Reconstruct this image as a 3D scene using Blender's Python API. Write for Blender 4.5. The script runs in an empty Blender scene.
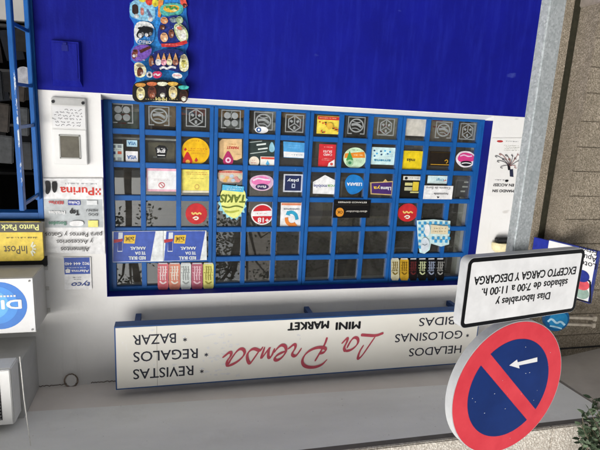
import bpy, bmesh, math, random
from mathutils import Matrix, Vector
from mathutils.geometry import tessellate_polygon
random.seed(7)
SC = bpy.context.scene
COL = SC.collection

# ------------------------------------------------------------------ camera (the phone was held upside down)
F_PX = 508.0
R = ((-0.9703641750, 0.0019026749, -0.2416397063),
     (-0.2360029207, -0.2223260630, 0.9459776652),
     (-0.0519229167, 0.9749705132, 0.2161862835))
CAM = (0.0, -3.480757, 1.5)
cd = bpy.data.cameras.new('camera'); cam = bpy.data.objects.new('camera', cd); COL.objects.link(cam)
cd.sensor_width = 36.0; cd.lens = 36.0 * F_PX / 600.0; cd.clip_start = 0.05; cd.clip_end = 600
M = Matrix.Identity(4)
for i in range(3):
    M[i][0] = R[i][0]; M[i][1] = -R[i][1]; M[i][2] = -R[i][2]; M[i][3] = CAM[i]
cam.matrix_world = M
SC.camera = cam

# ------------------------------------------------------------------ sky, sun, exposure
SUN_EL, SUN_AZ = math.radians(23), math.radians(142)      # azimuth: clockwise from +Y
w = bpy.data.worlds.new('World'); SC.world = w; w.use_nodes = True
nt = w.node_tree; nt.nodes.clear()
sky = nt.nodes.new('ShaderNodeTexSky'); sky.sky_type = 'NISHITA'; sky.sun_disc = False
sky.sun_elevation = SUN_EL; sky.sun_rotation = SUN_AZ; sky.dust_density = 4.0; sky.air_density = 1.0
hs = nt.nodes.new('ShaderNodeHueSaturation'); hs.inputs['Saturation'].default_value = 0.22
bg = nt.nodes.new('ShaderNodeBackground'); bg.inputs[1].default_value = 0.15
ow = nt.nodes.new('ShaderNodeOutputWorld')
nt.links.new(sky.outputs[0], hs.inputs['Color']); nt.links.new(hs.outputs[0], bg.inputs[0]); nt.links.new(bg.outputs[0], ow.inputs[0])
sd = bpy.data.lights.new('sun', 'SUN'); sd.energy = 2.0; sd.angle = math.radians(60); sd.color = (1.0, 0.985, 0.965)
sun = bpy.data.objects.new('sun', sd); COL.objects.link(sun)
tow = Vector((math.sin(SUN_AZ) * math.cos(SUN_EL), math.cos(SUN_AZ) * math.cos(SUN_EL), math.sin(SUN_EL)))
sun.rotation_euler = tow.to_track_quat('Z', 'Y').to_euler(); sun.location = (0, -8, 12)
SC.view_settings.view_transform = 'Standard'; SC.view_settings.look = 'None'
SC.view_settings.exposure = 0.27; SC.view_settings.gamma = 1.0; SC.view_settings.use_curve_mapping = False
SC.render.engine = 'CYCLES'
SC.cycles.max_bounces = 8; SC.cycles.transparent_max_bounces = 12

# ------------------------------------------------------------------ helpers
def at(x, y, Y=0.0):
    """photo pixel -> (X, Z) on the vertical plane at depth Y, parallel to the shop wall"""
    c = (x - 300, y - 225, F_PX)
    r = [sum(R[i][k] * c[k] for k in range(3)) for i in range(3)]
    t = (Y - CAM[1]) / r[1]
    return CAM[0] + r[0] * t, CAM[2] + r[2] * t

def plane_map(origin, th):
    """photo pixel -> (u, v) metres on an upright plane through origin turned by th about Z"""
    ux, uy = math.cos(th), math.sin(th); nx, ny = -uy, ux
    def f(x, y):
        c = (x - 300, y - 225, F_PX)
        r = [sum(R[i][k] * c[k] for k in range(3)) for i in range(3)]
        d = (origin[0] - CAM[0]) * nx + (origin[1] - CAM[1]) * ny
        t = d / (r[0] * nx + r[1] * ny)
        p = (CAM[0] + r[0] * t - origin[0], CAM[1] + r[1] * t - origin[1], CAM[2] + r[2] * t - origin[2])
        return p[0] * ux + p[1] * uy, p[2]
    return f

def lin(h):
    h = h.lstrip('#'); v = [int(h[i:i + 2], 16) / 255 for i in (0, 2, 4)]
    return tuple(c / 12.92 if c <= .04045 else ((c + .055) / 1.055) ** 2.4 for c in v)

def newmat(name):
    m = bpy.data.materials.new(name); m.use_nodes = True
    n = m.node_tree; b = n.nodes['Principled BSDF']; b.inputs['Specular IOR Level'].default_value = .25
    return m, n, b

def noise(n, scale, detail=4, rough=.6, coord='Object', vec_scale=None):
    tc = n.nodes.new('ShaderNodeTexCoord'); t = n.nodes.new('ShaderNodeTexNoise')
    t.inputs['Scale'].default_value = scale; t.inputs['Detail'].default_value = detail; t.inputs['Roughness'].default_value = rough
    if vec_scale:
        mp = n.nodes.new('ShaderNodeMapping'); mp.inputs['Scale'].default_value = vec_scale
        n.links.new(tc.outputs[coord], mp.inputs[0]); n.links.new(mp.outputs[0], t.inputs['Vector'])
    else:
        n.links.new(tc.outputs[coord], t.inputs['Vector'])
    return t.outputs['Fac']

def ramp(n, fac, stops):
    r = n.nodes.new('ShaderNodeValToRGB'); e = r.color_ramp.elements
    while len(e) < len(stops): e.new(.5)
    for i, (p, c) in enumerate(stops):
        e[i].position = p; e[i].color = (*c, 1) if len(c) == 3 else c
    n.links.new(fac, r.inputs[0]); return r.outputs[0]

def mix(n, fac, a, b, mode='MIX'):
    x = n.nodes.new('ShaderNodeMix'); x.data_type = 'RGBA'; x.blend_type = mode
    for s, v in ((x.inputs[0], fac), (x.inputs[6], a), (x.inputs[7], b)):
        if isinstance(v, (int, float)): s.default_value = v
        elif isinstance(v, tuple): s.default_value = (*v, 1) if len(v) == 3 else v
        else: n.links.new(v, s)
    return x.outputs[2]

def bump(n, b, h, strength, dist=.01):
    k = n.nodes.new('ShaderNodeBump'); k.inputs['Strength'].default_value = strength; k.inputs['Distance'].default_value = dist
    n.links.new(h, k.inputs['Height']); n.links.new(k.outputs[0], b.inputs['Normal'])

_cache = {}
def ink(h, rough=.45, var=.16, scale=23):
    """printed or painted plain colour with slight mottling"""
    key = (h, rough, var, scale)
    if key in _cache: return _cache[key]
    c = lin(h); c = tuple(min(.68, max(.003, v)) for v in c)
    m, n, b = newmat('ink ' + h)
    f = noise(n, scale, 5)
    d = tuple(v * (1 - var * 1.6) for v in c); l = tuple(min(.82, v * (1 + var)) for v in c)
    n.links.new(ramp(n, f, [(.3, d), (.7, l)]), b.inputs['Base Color'])
    b.inputs['Roughness'].default_value = rough
    _cache[key] = m
    return m

def ob(name, bm, mat=None, parent=None, loc=None):
    me = bpy.data.meshes.new(name); bm.to_mesh(me); bm.free()
    o = bpy.data.objects.new(name, me); COL.objects.link(o)
    if mat:
        for x in (mat if isinstance(mat, (list, tuple)) else [mat]): me.materials.append(x)
    if parent: o.parent = parent
    if loc: o.location = loc
    return o

def tag(o, label=None, cat=None, group=None, kind=None):
    if label: o['label'] = label
    if cat: o['category'] = cat
    if group: o['group'] = group
    if kind: o['kind'] = kind
    return o

def empty(name, loc=(0, 0, 0), rz=0.0):
    o = bpy.data.objects.new(name, None); COL.objects.link(o); o.location = loc; o.rotation_euler = (0, 0, rz)
    o.empty_display_size = .05
    return o

def box(bm, x0, x1, y0, y1, z0, z1, bev=0.0, mi=0):
    g = bmesh.ops.create_cube(bm, size=1.0)
    for v in g['verts']:
        v.co = (x0 + (v.co.x + .5) * (x1 - x0), y0 + (v.co.y + .5) * (y1 - y0), z0 + (v.co.z + .5) * (z1 - z0))
    fs = {f for v in g['verts'] for f in v.link_faces}
    for f in fs: f.material_index = mi
    if bev:
        es = {e for v in g['verts'] for e in v.link_edges}
        bmesh.ops.bevel(bm, geom=list(es), offset=bev, segments=2, affect='EDGES')
    return bm

def bxo(name, dims, mat, parent=None, bev=0.0):
    return ob(name, box(bmesh.new(), *dims, bev=bev), mat, parent)

def prism(bm, pts, y0, y1):
    """outline in X/Z, from y0 (front) to y1 (back)"""
    n = len(pts)
    a = sum(pts[i][0] * pts[(i + 1) % n][1] - pts[(i + 1) % n][0] * pts[i][1] for i in range(n))
    if a < 0: pts = pts[::-1]
    tri = tessellate_polygon([[Vector((p[0], p[1], 0)) for p in pts]])
    def sgn(t): (ax, az), (bx, bz), (cx, cz) = (pts[i] for i in t); return (bx - ax) * (cz - az) - (cx - ax) * (bz - az)
    fr = [bm.verts.new((p[0], y0, p[1])) for p in pts]
    for t in tri:
        if abs(sgn(t)) > 1e-12: bm.faces.new([fr[i] for i in (t if sgn(t) > 0 else t[::-1])])
    if y1 is not None:
        bk = [bm.verts.new((p[0], y1, p[1])) for p in pts]
        for t in tri:
            if abs(sgn(t)) > 1e-12: bm.faces.new([bk[i] for i in (t[::-1] if sgn(t) > 0 else t)])
        for i in range(n):
            j = (i + 1) % n
            bm.faces.new((fr[i], bk[i], bk[j], fr[j]))
    return bm

def rrect(x0, z0, x1, z1, r=0.0, seg=6):
    if x1 < x0: x0, x1 = x1, x0
    if z1 < z0: z0, z1 = z1, z0
    if r <= 0: return [(x0, z0), (x1, z0), (x1, z1), (x0, z1)]
    r = min(r, (x1 - x0) * .499, (z1 - z0) * .499); out = []
    for cx, cz, a0 in ((x1 - r, z0 + r, -90), (x1 - r, z1 - r, 0), (x0 + r, z1 - r, 90), (x0 + r, z0 + r, 180)):
        for k in range(seg + 1):
            a = math.radians(a0 + 90 * k / seg); out.append((cx + r * math.cos(a), cz + r * math.sin(a)))
    return out

def ell(cx, cz, rx, rz, n=40):
    return [(cx + rx * math.cos(2 * math.pi * k / n), cz + rz * math.sin(2 * math.pi * k / n)) for k in range(n)]

def smooth(pts, it=2):
    for _ in range(it):
        q = [pts[0]]
        for a, b in zip(pts, pts[1:]):
            q += [(a[0] * .75 + b[0] * .25, a[1] * .75 + b[1] * .25), (a[0] * .25 + b[0] * .75, a[1] * .25 + b[1] * .75)]
        q.append(pts[-1]); pts = q
    return pts

def stroke(bm, pts, wd, y, taper=False):
    n = len(pts); L = []; nib = math.radians(54)
    for i, p in enumerate(pts):
        a = pts[max(i - 1, 0)]; b = pts[min(i + 1, n - 1)]
        dx, dz = b[0] - a[0], b[1] - a[1]; l = math.hypot(dx, dz) or 1
        wv = wd * ((.48 + .75 * abs(math.sin(math.atan2(dz, dx) - nib))) * min(1, .35 + 6 * min(i, n - 1 - i) / n) if taper else 1) / 2
        nx, nz = -dz / l * wv, dx / l * wv; yy = y - i * 2e-5
        L.append((bm.verts.new((p[0] + nx, yy, p[1] + nz)), bm.verts.new((p[0] - nx, yy, p[1] - nz))))
    for (a, b), (c, d) in zip(L, L[1:]): bm.faces.new((b, d, c, a))

_tx = {}
def textgeo(s, bold=0.0, shear=0.0):
    """built-in lettering as triangles, cap height 1"""
    key = (s, bold, shear)
    if key in _tx: return _tx[key]
    def grab(t):
        cu = bpy.data.curves.new('t', 'FONT'); cu.body = t; cu.size = 1; cu.offset = bold; cu.shear = shear; cu.resolution_u = 3
        o = bpy.data.objects.new('t', cu); COL.objects.link(o)
        dg = bpy.context.evaluated_depsgraph_get(); me = bpy.data.meshes.new_from_object(o.evaluated_get(dg))
        vs = [tuple(v.co) for v in me.vertices]; fs = [tuple(p.vertices) for p in me.polygons]
        bpy.data.objects.remove(o); bpy.data.curves.remove(cu); bpy.data.meshes.remove(me)
        return vs, fs
    h, _ = grab('H'); k = max(v[1] for v in h)
    vs, fs = grab(s)
    x0 = min(v[0] for v in vs); x1 = max(v[0] for v in vs)
    _tx[key] = ([((v[0] - x0) / k, v[1] / k) for v in vs], fs, (x1 - x0) / k)
    return _tx[key]

def text(bm, s, u0, u1, vc, cap, y, bold=0.0, shear=0.0, slope=0.0):
    if bold > 0:                       # heavier strokes by striking the letters several times
        k = bold * cap * 2.2
        for i, (dx, dz) in enumerate(((-k, 0), (k, 0), (0, k * .7), (0, -k * .7))): text(bm, s, u0 + k + dx, u1 - k + dx, vc + dz, cap - k, y - i * 1.5e-5, 0, shear, slope)
        return
    vs, fs, wd = textgeo(s, bold, shear); sx = (u1 - u0) / wd
    vv = [bm.verts.new((u0 + a * sx, y, vc - cap / 2 + b * cap + slope * a * sx)) for a, b in vs]
    for f in fs:
        try: bm.faces.new([vv[i] for i in f])
        except ValueError: pass

def card(name, label, cat, m, shape, layers, color, Y, group=None, th=.0015, rough=.4, rz=0.0, loc=None, var=.12):
    """A flat printed thing. m maps the coordinates used in shape and layers to local metres (u, v); layers stack 0.4 mm apart."""
    def pl(sh):
        k = sh[0]
        if k == 'R':
            a = m(sh[1], sh[2]); b = m(sh[3], sh[4]); return rrect(a[0], a[1], b[0], b[1], sh[5] if len(sh) > 5 else 0)
        if k == 'C':
            a = m(sh[1], sh[2]); b = m(sh[3], sh[4]); return ell((a[0] + b[0]) / 2, (a[1] + b[1]) / 2, abs(a[0] - b[0]) / 2, abs(a[1] - b[1]) / 2)
        if k == 'P':
            return [m(*p) for p in sh[1]]
        if k == 'B':                       # smooth closed blob
            p = [m(*q) for q in sh[1]]
            for _ in range(2):
                q = []
                for a, b in zip(p, p[1:] + p[:1]):
                    q += [(a[0] * .75 + b[0] * .25, a[1] * .75 + b[1] * .25), (a[0] * .25 + b[0] * .75, a[1] * .25 + b[1] * .75)]
                p = q
            return p
    base = pl(shape)
    cu = (min(p[0] for p in base) + max(p[0] for p in base)) / 2; cv = (min(p[1] for p in base) + max(p[1] for p in base)) / 2
    if loc is None: loc = (cu, Y, cv)
    else: loc = (loc[0] + cu * math.cos(rz), loc[1] + cu * math.sin(rz), loc[2] + cv)
    sh_ = lambda P: [(p[0] - cu, p[1] - cv) for p in P]
    root = ob(name, prism(bmesh.new(), sh_(base), -th, 0), ink(color, rough)); root.location = loc; root.rotation_euler = (0, 0, rz)
    tag(root, label, cat, group)
    y = -th
    for ly in layers:
        y -= .0004; bm = bmesh.new(); k, colr, part = ly[0], ly[1], ly[2]; d = ly[3:]
        if k in 'RCPB': prism(bm, sh_(pl((k,) + d)), y, None)
        elif k == 'T':                     # text, x at start, y at start, x at end, y at end, cap height (m)[, bold, shear]
            a = m(d[1], d[2]); b = m(d[3], d[4])
            text(bm, d[0], a[0] - cu, b[0] - cu, a[1] - cv, d[5], y, *(d[6:] if len(d) > 6 else ()), slope=0) if abs(a[1] - b[1]) < 1e-6 else \
                text(bm, d[0], a[0] - cu, b[0] - cu, (a[1] + b[1]) / 2 - cv, d[5], y, *(d[6:] if len(d) > 6 else ()))
        elif k == 'S': stroke(bm, smooth(sh_([m(*p) for p in d[0]]), d[2] if len(d) > 2 else 2), d[1], y)
        elif k == 'Q':                     # fine print too small to read: x0, y0, x1, y1, rows, dot height share
            a = m(d[0], d[1]); b = m(d[2], d[3]); u0, u1 = sorted((a[0], b[0])); v0, v1 = sorted((a[1], b[1]))
            rows = d[4]; rh = (v1 - v0) / rows; rg = random.Random(int(d[0] * 31 + d[1] * 17))
            for r in range(rows):
                u = u0 + rg.uniform(0, .12) * (u1 - u0); end = u1 - rg.uniform(0, .15) * (u1 - u0); zc = v0 + (r + .5) * rh
                while u < end:
                    for _ in range(rg.randint(2, 6)):
                        if u >= end: break
                        lw = rh * rg.uniform(.22, .42); hh = rh * rg.choice((.2, .2, .2, .3))
                        q = rg.random()
                        if q < .55: prism(bm, rrect(u - cu, zc - rh * .2 - cv, u + lw * .4 - cu, zc + hh - cv), y, None)
                        prism(bm, rrect(u + lw * .45 - cu, zc - rh * .2 - cv, u + lw * .95 - cu, zc - rh * .2 + rh * rg.uniform(.1, .36) - cv), y, None)
                        u += lw * 1.25
                    u += rh * .3
        ob(part, bm, ink(colr, rough, var, 23 if var < .2 else 70), root)
    return root

WALL = lambda x, y: at(x, y, -.002)
GL = lambda x, y: at(x, y, .124)
BAR = lambda x, y: at(x, y, .096)

# ------------------------------------------------------------------ materials of the setting
def m_plaster():
    m, n, b = newmat('white plaster')
    big = noise(n, 1.3, 5); fine = noise(n, 60, 6, .7); st = noise(n, 3.0, 6, .7, vec_scale=(3, 3, .35))
    c = ramp(n, big, [(.3, (.66, .65, .63)), (.7, (.77, .765, .75))])
    c = mix(n, ramp(n, st, [(.58, (0, 0, 0)), (.8, (.55, .55, .55))]), c, (.55, .53, .50))
    tc = n.nodes.new('ShaderNodeTexNoise'); tc.inputs['Scale'].default_value = 34; tc.inputs['Detail'].default_value = 2
    c = mix(n, ramp(n, tc.outputs['Fac'], [(.70, (0, 0, 0)), (.78, (.5, .5, .5))]), c, (.42, .39, .36))
    n.links.new(c, b.inputs['Base Color']); b.inputs['Roughness'].default_value = .75
    bump(n, b, fine, .25, .004); return m
def m_blue():
    m, n, b = newmat('royal blue wall paint')
    a = noise(n, 1.6, 6, .65); s = noise(n, 5, 6, .7, vec_scale=(4, 4, .5)); fine = noise(n, 70, 5, .7)
    c = ramp(n, a, [(.28, (.0030, .0046, .15)), (.72, (.0048, .0078, .235))])
    c = mix(n, ramp(n, s, [(.48, (0, 0, 0)), (.8, (.65, .65, .65))]), c, (.012, .020, .29))
    k = n.nodes.new('ShaderNodeTexNoise'); k.inputs['Scale'].default_value = 16; k.inputs['Detail'].default_value = 3
    c = mix(n, ramp(n, k.outputs['Fac'], [(.72, (0, 0, 0)), (.77, (.6, .6, .6))]), c, (.05, .07, .32))
    n.links.new(c, b.inputs['Base Color']); b.inputs['Roughness'].default_value = .6; b.inputs['Specular IOR Level'].default_value = .12
    bump(n, b, fine, .3, .004); return m
def m_soffit():
    m, n, b = newmat('grey painted soffit')
    a = noise(n, 1.1, 6, .6, vec_scale=(.7, 2.2, 1)); f = noise(n, 40, 5, .7)
    c = ramp(n, a, [(.3, (.64, .64, .625)), (.7, (.78, .78, .765))])
    st = noise(n, 3.4, 8, .75, vec_scale=(1, 1, 1)); c = mix(n, ramp(n, st, [(.55, (0, 0, 0)), (.75, (.55, .55, .55))]), c, (.58, .57, .55))
    sp = noise(n, 55, 2, .5); c = mix(n, ramp(n, sp, [(.72, (0, 0, 0)), (.76, (.6, .6, .6))]), c, (.30, .28, .26))
    n.links.new(c, b.inputs['Base Color']); b.inputs['Roughness'].default_value = .8; bump(n, b, f, .35, .006); return m
def m_strip():
    m, n, b = newmat('pinkish beige ceiling strip')
    a = noise(n, 2.2, 6, .6); c = ramp(n, a, [(.3, (.62, .575, .54)), (.7, (.72, .68, .645))])
    n.links.new(c, b.inputs['Base Color']); b.inputs['Roughness'].default_value = .8; return m
def m_stone(name, lo, hi, dark, scale=90):
    m, n, b = newmat(name)
    tc = n.nodes.new('ShaderNodeTexCoord'); v = n.nodes.new('ShaderNodeTexVoronoi'); v.inputs['Scale'].default_value = scale
    n.links.new(tc.outputs['Object'], v.inputs['Vector'])
    a = noise(n, 2.4, 6, .65); g = noise(n, 130, 4, .8)
    c = ramp(n, v.outputs['Color'], [(.2, lo), (.8, hi)])
    c = mix(n, ramp(n, g, [(.40, (.85, .85, .85)), (.56, (0, 0, 0))]), c, dark)
    c = mix(n, ramp(n, a, [(.35, (.6, .6, .6)), (.7, (0, 0, 0))]), c, tuple(x * .55 for x in lo))
    n.links.new(c, b.inputs['Base Color']); b.inputs['Roughness'].default_value = .9
    bump(n, b, v.outputs['Distance'], .7, .006); return m
def m_galv():
    m, n, b = newmat('galvanised steel')
    tc = n.nodes.new('ShaderNodeTexCoord'); v = n.nodes.new('ShaderNodeTexVoronoi'); v.inputs['Scale'].default_value = 130
    n.links.new(tc.outputs['Object'], v.inputs['Vector'])
    a = noise(n, 9, 6, .7, vec_scale=(2, 2, .6)); sp = noise(n, 26, 3, .6)
    c = ramp(n, v.outputs['Color'], [(.1, (.40, .43, .44)), (.9, (.60, .63, .64))])
    c = mix(n, ramp(n, a, [(.45, (0, 0, 0)), (.75, (.7, .7, .7))]), c, (.30, .34, .34))
    c = mix(n, ramp(n, sp, [(.66, (0, 0, 0)), (.72, (.8, .8, .8))]), c, (.76, .78, .79))
    n.links.new(c, b.inputs['Base Color']); b.inputs['Metallic'].default_value = .55
    n.links.new(ramp(n, a, [(.3, (.38, .38, .38)), (.7, (.58, .58, .58))]), b.inputs['Roughness']); return m
def m_grille():
    m, n, b = newmat('blue enamelled bars')
    a = noise(n, 7, 5, .6); ch = noise(n, 38, 4, .7)
    c = ramp(n, a, [(.3, (.006, .070, .25)), (.7, (.010, .10, .34))])
    c = mix(n, ramp(n, ch, [(.70, (0, 0, 0)), (.75, (.8, .8, .8))]), c, (.3, .42, .6))
    n.links.new(c, b.inputs['Base Color']); b.inputs['Roughness'].default_value = .4; return m
def m_glass(name, tint, f0):
    m = bpy.data.materials.new(name); m.use_nodes = True; n = m.node_tree; n.nodes.clear()
    t = n.nodes.new('ShaderNodeBsdfTransparent'); t.inputs[0].default_value = (*tint, 1)
    g = n.nodes.new('ShaderNodeBsdfGlossy'); g.inputs['Roughness'].default_value = .012
    ge = n.nodes.new('ShaderNodeNewGeometry'); dt = n.nodes.new('ShaderNodeVectorMath'); dt.operation = 'DOT_PRODUCT'
    n.links.new(ge.outputs['Normal'], dt.inputs[0]); n.links.new(ge.outputs['Incoming'], dt.inputs[1])
    def mth(op, a, b_=0.0):
        q = n.nodes.new('ShaderNodeMath'); q.operation = op
        for i_, v in enumerate((a, b_)):
            if isinstance(v, (int, float)): q.inputs[i_].default_value = v
            else: n.links.new(v, q.inputs[i_])
        return q.outputs[0]
    fres = mth('ADD', mth('MULTIPLY', mth('POWER', mth('SUBTRACT', 1.0, mth('ABSOLUTE', dt.outputs['Value'])), 5.0), 1 - f0), f0)   # same from both sides
    x = n.nodes.new('ShaderNodeMixShader'); o = n.nodes.new('ShaderNodeOutputMaterial')
    f = noise(n, 1.6, 2); k = n.nodes.new('ShaderNodeBump'); k.inputs['Strength'].default_value = .03; k.inputs['Distance'].default_value = .02
    n.links.new(f, k.inputs['Height']); n.links.new(k.outputs[0], g.inputs['Normal'])
    n.links.new(fres, x.inputs[0]); n.links.new(t.outputs[0], x.inputs[1]); n.links.new(g.outputs[0], x.inputs[2]); df = n.nodes.new('ShaderNodeBsdfDiffuse'); df.inputs[0].default_value = (.5, .47, .43, 1); y = n.nodes.new('ShaderNodeMixShader')
    n.links.new(ramp(n, noise(n, 5, 6, .7), [(.3, (.008, .008, .008)), (.75, (.05, .05, .05))]), y.inputs[0])       # dusty haze mixed in to lighten the dark panes
    n.links.new(x.outputs[0], y.inputs[1]); n.links.new(df.outputs[0], y.inputs[2]); n.links.new(y.outputs[0], o.inputs[0])
    return m
def m_signface():
    m, n, b = newmat('cream sign film')
    a = noise(n, 1.4, 5); s = noise(n, 9, 7, .75, vec_scale=(1, 1, .6)); z = noise(n, .9, 2)
    c = ramp(n, a, [(.3, (.69, .67, .61)), (.7, (.77, .76, .71))])
    f = mix(n, 1.0, ramp(n, s, [(.60, (0, 0, 0)), (.66, (.8, .8, .8))]), ramp(n, z, [(.48, (0, 0, 0)), (.58, (1, 1, 1))]), 'MULTIPLY')
    c = mix(n, f, c, (.74, .74, .73))
    n.links.new(c, b.inputs['Base Color']); b.inputs['Roughness'].default_value = .4; return m
def m_plain(name, lo, hi, scale=4, rough=.8, bs=0.0):
    m, n, b = newmat(name); a = noise(n, scale, 6, .65)
    n.links.new(ramp(n, a, [(.3, lo), (.7, hi)]), b.inputs['Base Color']); b.inputs['Roughness'].default_value = rough
    if bs: bump(n, b, noise(n, 90, 4, .7), bs, .004)
    return m
PLASTER, BLUE, SOFFIT, STRIP, GALV, GRILLE = m_plaster(), m_blue(), m_soffit(), m_strip(), m_galv(), m_grille()
STONE = m_stone('granular brown stone', (.25, .21, .155), (.44, .38, .30), (.10, .083, .06))
AGG = m_stone('exposed aggregate', (.46, .42, .36), (.78, .74, .67), (.26, .22, .18), 75)
GLASS = m_glass('window glass', (.90, .92, .90), .105)
DGLASS = m_glass('door glass', (.55, .6, .62), .04)
SIGNFACE = m_signface()
NAVY = m_plain('dark blue metal', (.012, .035, .12), (.02, .055, .17), 6, .5)
REVEAL = m_plain('blue reveal paint', (.004, .007, .14), (.006, .011, .2), 4, .6)
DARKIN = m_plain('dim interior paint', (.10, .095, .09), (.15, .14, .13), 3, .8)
BULK = m_plain('grey white bulkhead', (.40, .40, .39), (.52, .52, .51), 3, .8)
ALU = m_plain('beige grey aluminium', (.46, .45, .42), (.56, .55, .52), 5, .5)
WHITEM = m_plain('white enamel', (.68, .68, .67), (.77, .77, .76), 7, .4)
BLACK = m_plain('matt black', (.012, .012, .013), (.025, .025, .027), 12, .6)

# ------------------------------------------------------------------ ground
bxo('ground', (-150, 150, -160, 60, -.30, -.15), m_plain('street paled for bounce', (.38, .38, .375), (.47, .47, .46), 8, .9, .4)).__setitem__('kind', 'structure')  # unseen street made pale to bounce light up under the canopy
PAVE, n, b = newmat('grey paving slabs')
bt = n.nodes.new('ShaderNodeTexBrick'); tc = n.nodes.new('ShaderNodeTexCoord'); n.links.new(tc.outputs['Object'], bt.inputs['Vector'])
bt.inputs['Scale'].default_value = 1.0; bt.offset = 0; bt.inputs['Brick Width'].default_value = .4; bt.inputs['Row Height'].default_value = .4; bt.inputs['Mortar Size'].default_value = .006
bt.inputs['Color1'].default_value = (.50, .50, .49, 1); bt.inputs['Color2'].default_value = (.56, .56, .55, 1); bt.inputs['Mortar'].default_value = (.15, .15, .14, 1)
n.links.new(bt.outputs[0], b.inputs['Base Color']); b.inputs['Roughness'].default_value = .85
for nm, d in (('pavement', (-40, 40, -3.0, .3, -.15, 0)), ('opposite_pavement', (-40, 40, -13.5, -10.6, -.15, 0))):
    bxo(nm, d, PAVE)['kind'] = 'structure'
for nm, d in (('kerb', (-40, 40, -3.15, -3.0, -.15, .004)), ('opposite_kerb', (-40, 40, -10.6, -10.45, -.15, .004))):
    bxo(nm, d, m_plain('kerb granite', (.33, .33, .32), (.45, .45, .44), 40, .8), bev=.012)['kind'] = 'structure'

# ------------------------------------------------------------------ the shop front
XL, XR, ZB, ZT = -2.361, .441, 1.447, 2.797
ZC = 3.442
shop = tag(empty('shop_building', (0, 0, 0)), 'shop front with royal blue dado, white plaster and wide blue barred window', 'shop front')
bxo('dado', (-2.80, .80, 0, .30, 0, ZB), BLUE, shop)
bm = bmesh.new()
box(bm, XR, .80, .003, .30, ZB, ZC); box(bm, -2.80, XL, .003, .30, ZB, ZC); box(bm, XL, XR, .003, .30, ZT, ZC)
box(bm, .80, 2.2, .003, .30, 2.27, ZC)
ob('plaster_wall', bm, PLASTER, shop)
bm = bmesh.new()      # sloped white sill
bm2 = [(0, ZB), (.0, ZB + .006), (.115, ZB + .036), (.115, ZB)]
f = [bm.verts.new((XL, y, z)) for y, z in bm2]; g = [bm.verts.new((XR, y, z)) for y, z in bm2]
bm.faces.new(f); bm.faces.new(g[::-1])
for i in range(4): bm.faces.new((f[i], g[i], g[(i + 1) % 4], f[(i + 1) % 4]))
bmesh.ops.recalc_face_normals(bm, faces=bm.faces); ob('window_sill', bm, PLASTER, shop)
bm = bmesh.new()      # painted reveals, 3 mm skins on the opening
box(bm, XL, XL + .003, .004, .29, ZB + .04, ZT - .003); box(bm, XR - .003, XR, .004, .29, ZB + .04, ZT - .003)
box(bm, XL, XR, .004, .12, ZT - .003, ZT)
ob('window_reveal', bm, REVEAL, shop)
XI = [.418, .2007, -.0354, -.2711, -.4954, -.7206, -.9503, -1.1892, -1.4183, -1.6671, -1.8833, -2.1181, -2.342]
ZI = [1.497, 1.682, 1.903, 2.128, 2.352, 2.574, 2.780]
bm = bmesh.new()
box(bm, XL + .003, XR - .003, .106, .15, ZB + .036, ZI[0] - .006); box(bm, XL + .003, XR - .003, .106, .15, ZI[-1] + .004, ZT - .003)
box(bm, XL + .003, XI[-1] + .004, .106, .15, ZI[0] - .006, ZI[-1] + .004); box(bm, XI[0] - .004, XR - .003, .106, .15, ZI[0] - .006, ZI[-1] + .004)
ob('window_frame', bm, GRILLE, shop)
for c in range(4):    # four barred leaves, three panes wide and six high
    xs = XI[c * 3:c * 3 + 4]; g0, g1 = xs[3], xs[0]
    l = g0 + .0015; r = g1 - .0015; sw = .026
    if c == 0: r = g1 - .0045
    if c == 3: l = g0 + .0045
    bm = bmesh.new(); zb, zt = ZI[0] - .0055, ZI[-1] + .0035
    box(bm, l, l + sw, .100, .138, zb, zt, .003); box(bm, r - sw, r, .100, .138, zb, zt, .003)
    for x in xs[1:3]: box(bm, x - .017, x + .017, .102, .134, zb + .001, zt - .001, .003)
    cuts = [l + sw] + [q for x in xs[2:0:-1] for q in (x - .017, x + .017)] + [r - sw]
    for a, b_ in zip(cuts[0::2], cuts[1::2]):
        for z in ZI[1:-1]: box(bm, a - .001, b_ + .001, .1035, .132, z - .018, z + .018, .003)
        box(bm, a - .001, b_ + .001, .1035, .136, zb, zb + .012); box(bm, a - .001, b_ + .001, .1035, .136, zt - .02, zt)
    cs = ob('casement', bm, GRILLE, shop)
    bxo('pane', (l + .004, r - .004, .1255, .1295, zb + .002, zt - .002), GLASS, cs)
# meter hatch in the dado
def wedge(bm, x0, x1, z0, z1, y, d):
    vs = [bm.verts.new(p) for p in ((x0, y, z0), (x1, y, z0), (x1, y, z1), (x0, y, z1), (x0 - d * .35, .002, z0 - .002), (x1 + d * .35, .002, z0 - .002), (x1 + d * .35, .002, z1 + d * 1.1), (x0 - d * .35, .002, z1 + d * 1.1))]
    for q in ((0, 1, 2, 3), (4, 5, 1, 0), (5, 6, 2, 1), (6, 7, 3, 2), (7, 4, 0, 3)): bm.faces.new([vs[i] for i in q])
    bmesh.ops.recalc_face_normals(bm, faces=bm.faces); return bm
ha = ob('meter_hatch', wedge(bmesh.new(), .552, .704, 1.158, 1.385, -.034, .034), BLUE, shop)
bm = bmesh.new(); box(bm, .562, .694, -.0375, -.0335, 1.17, 1.372, .001); ob('hatch_door', bm, BLUE, ha)
bm = bmesh.new(); box(bm, .612, .646, -.0405, -.037, 1.18, 1.215); box(bm, .619, .639, -.043, -.040, 1.166, 1.179)
ob('latch', bm, REVEAL, ha)
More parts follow.
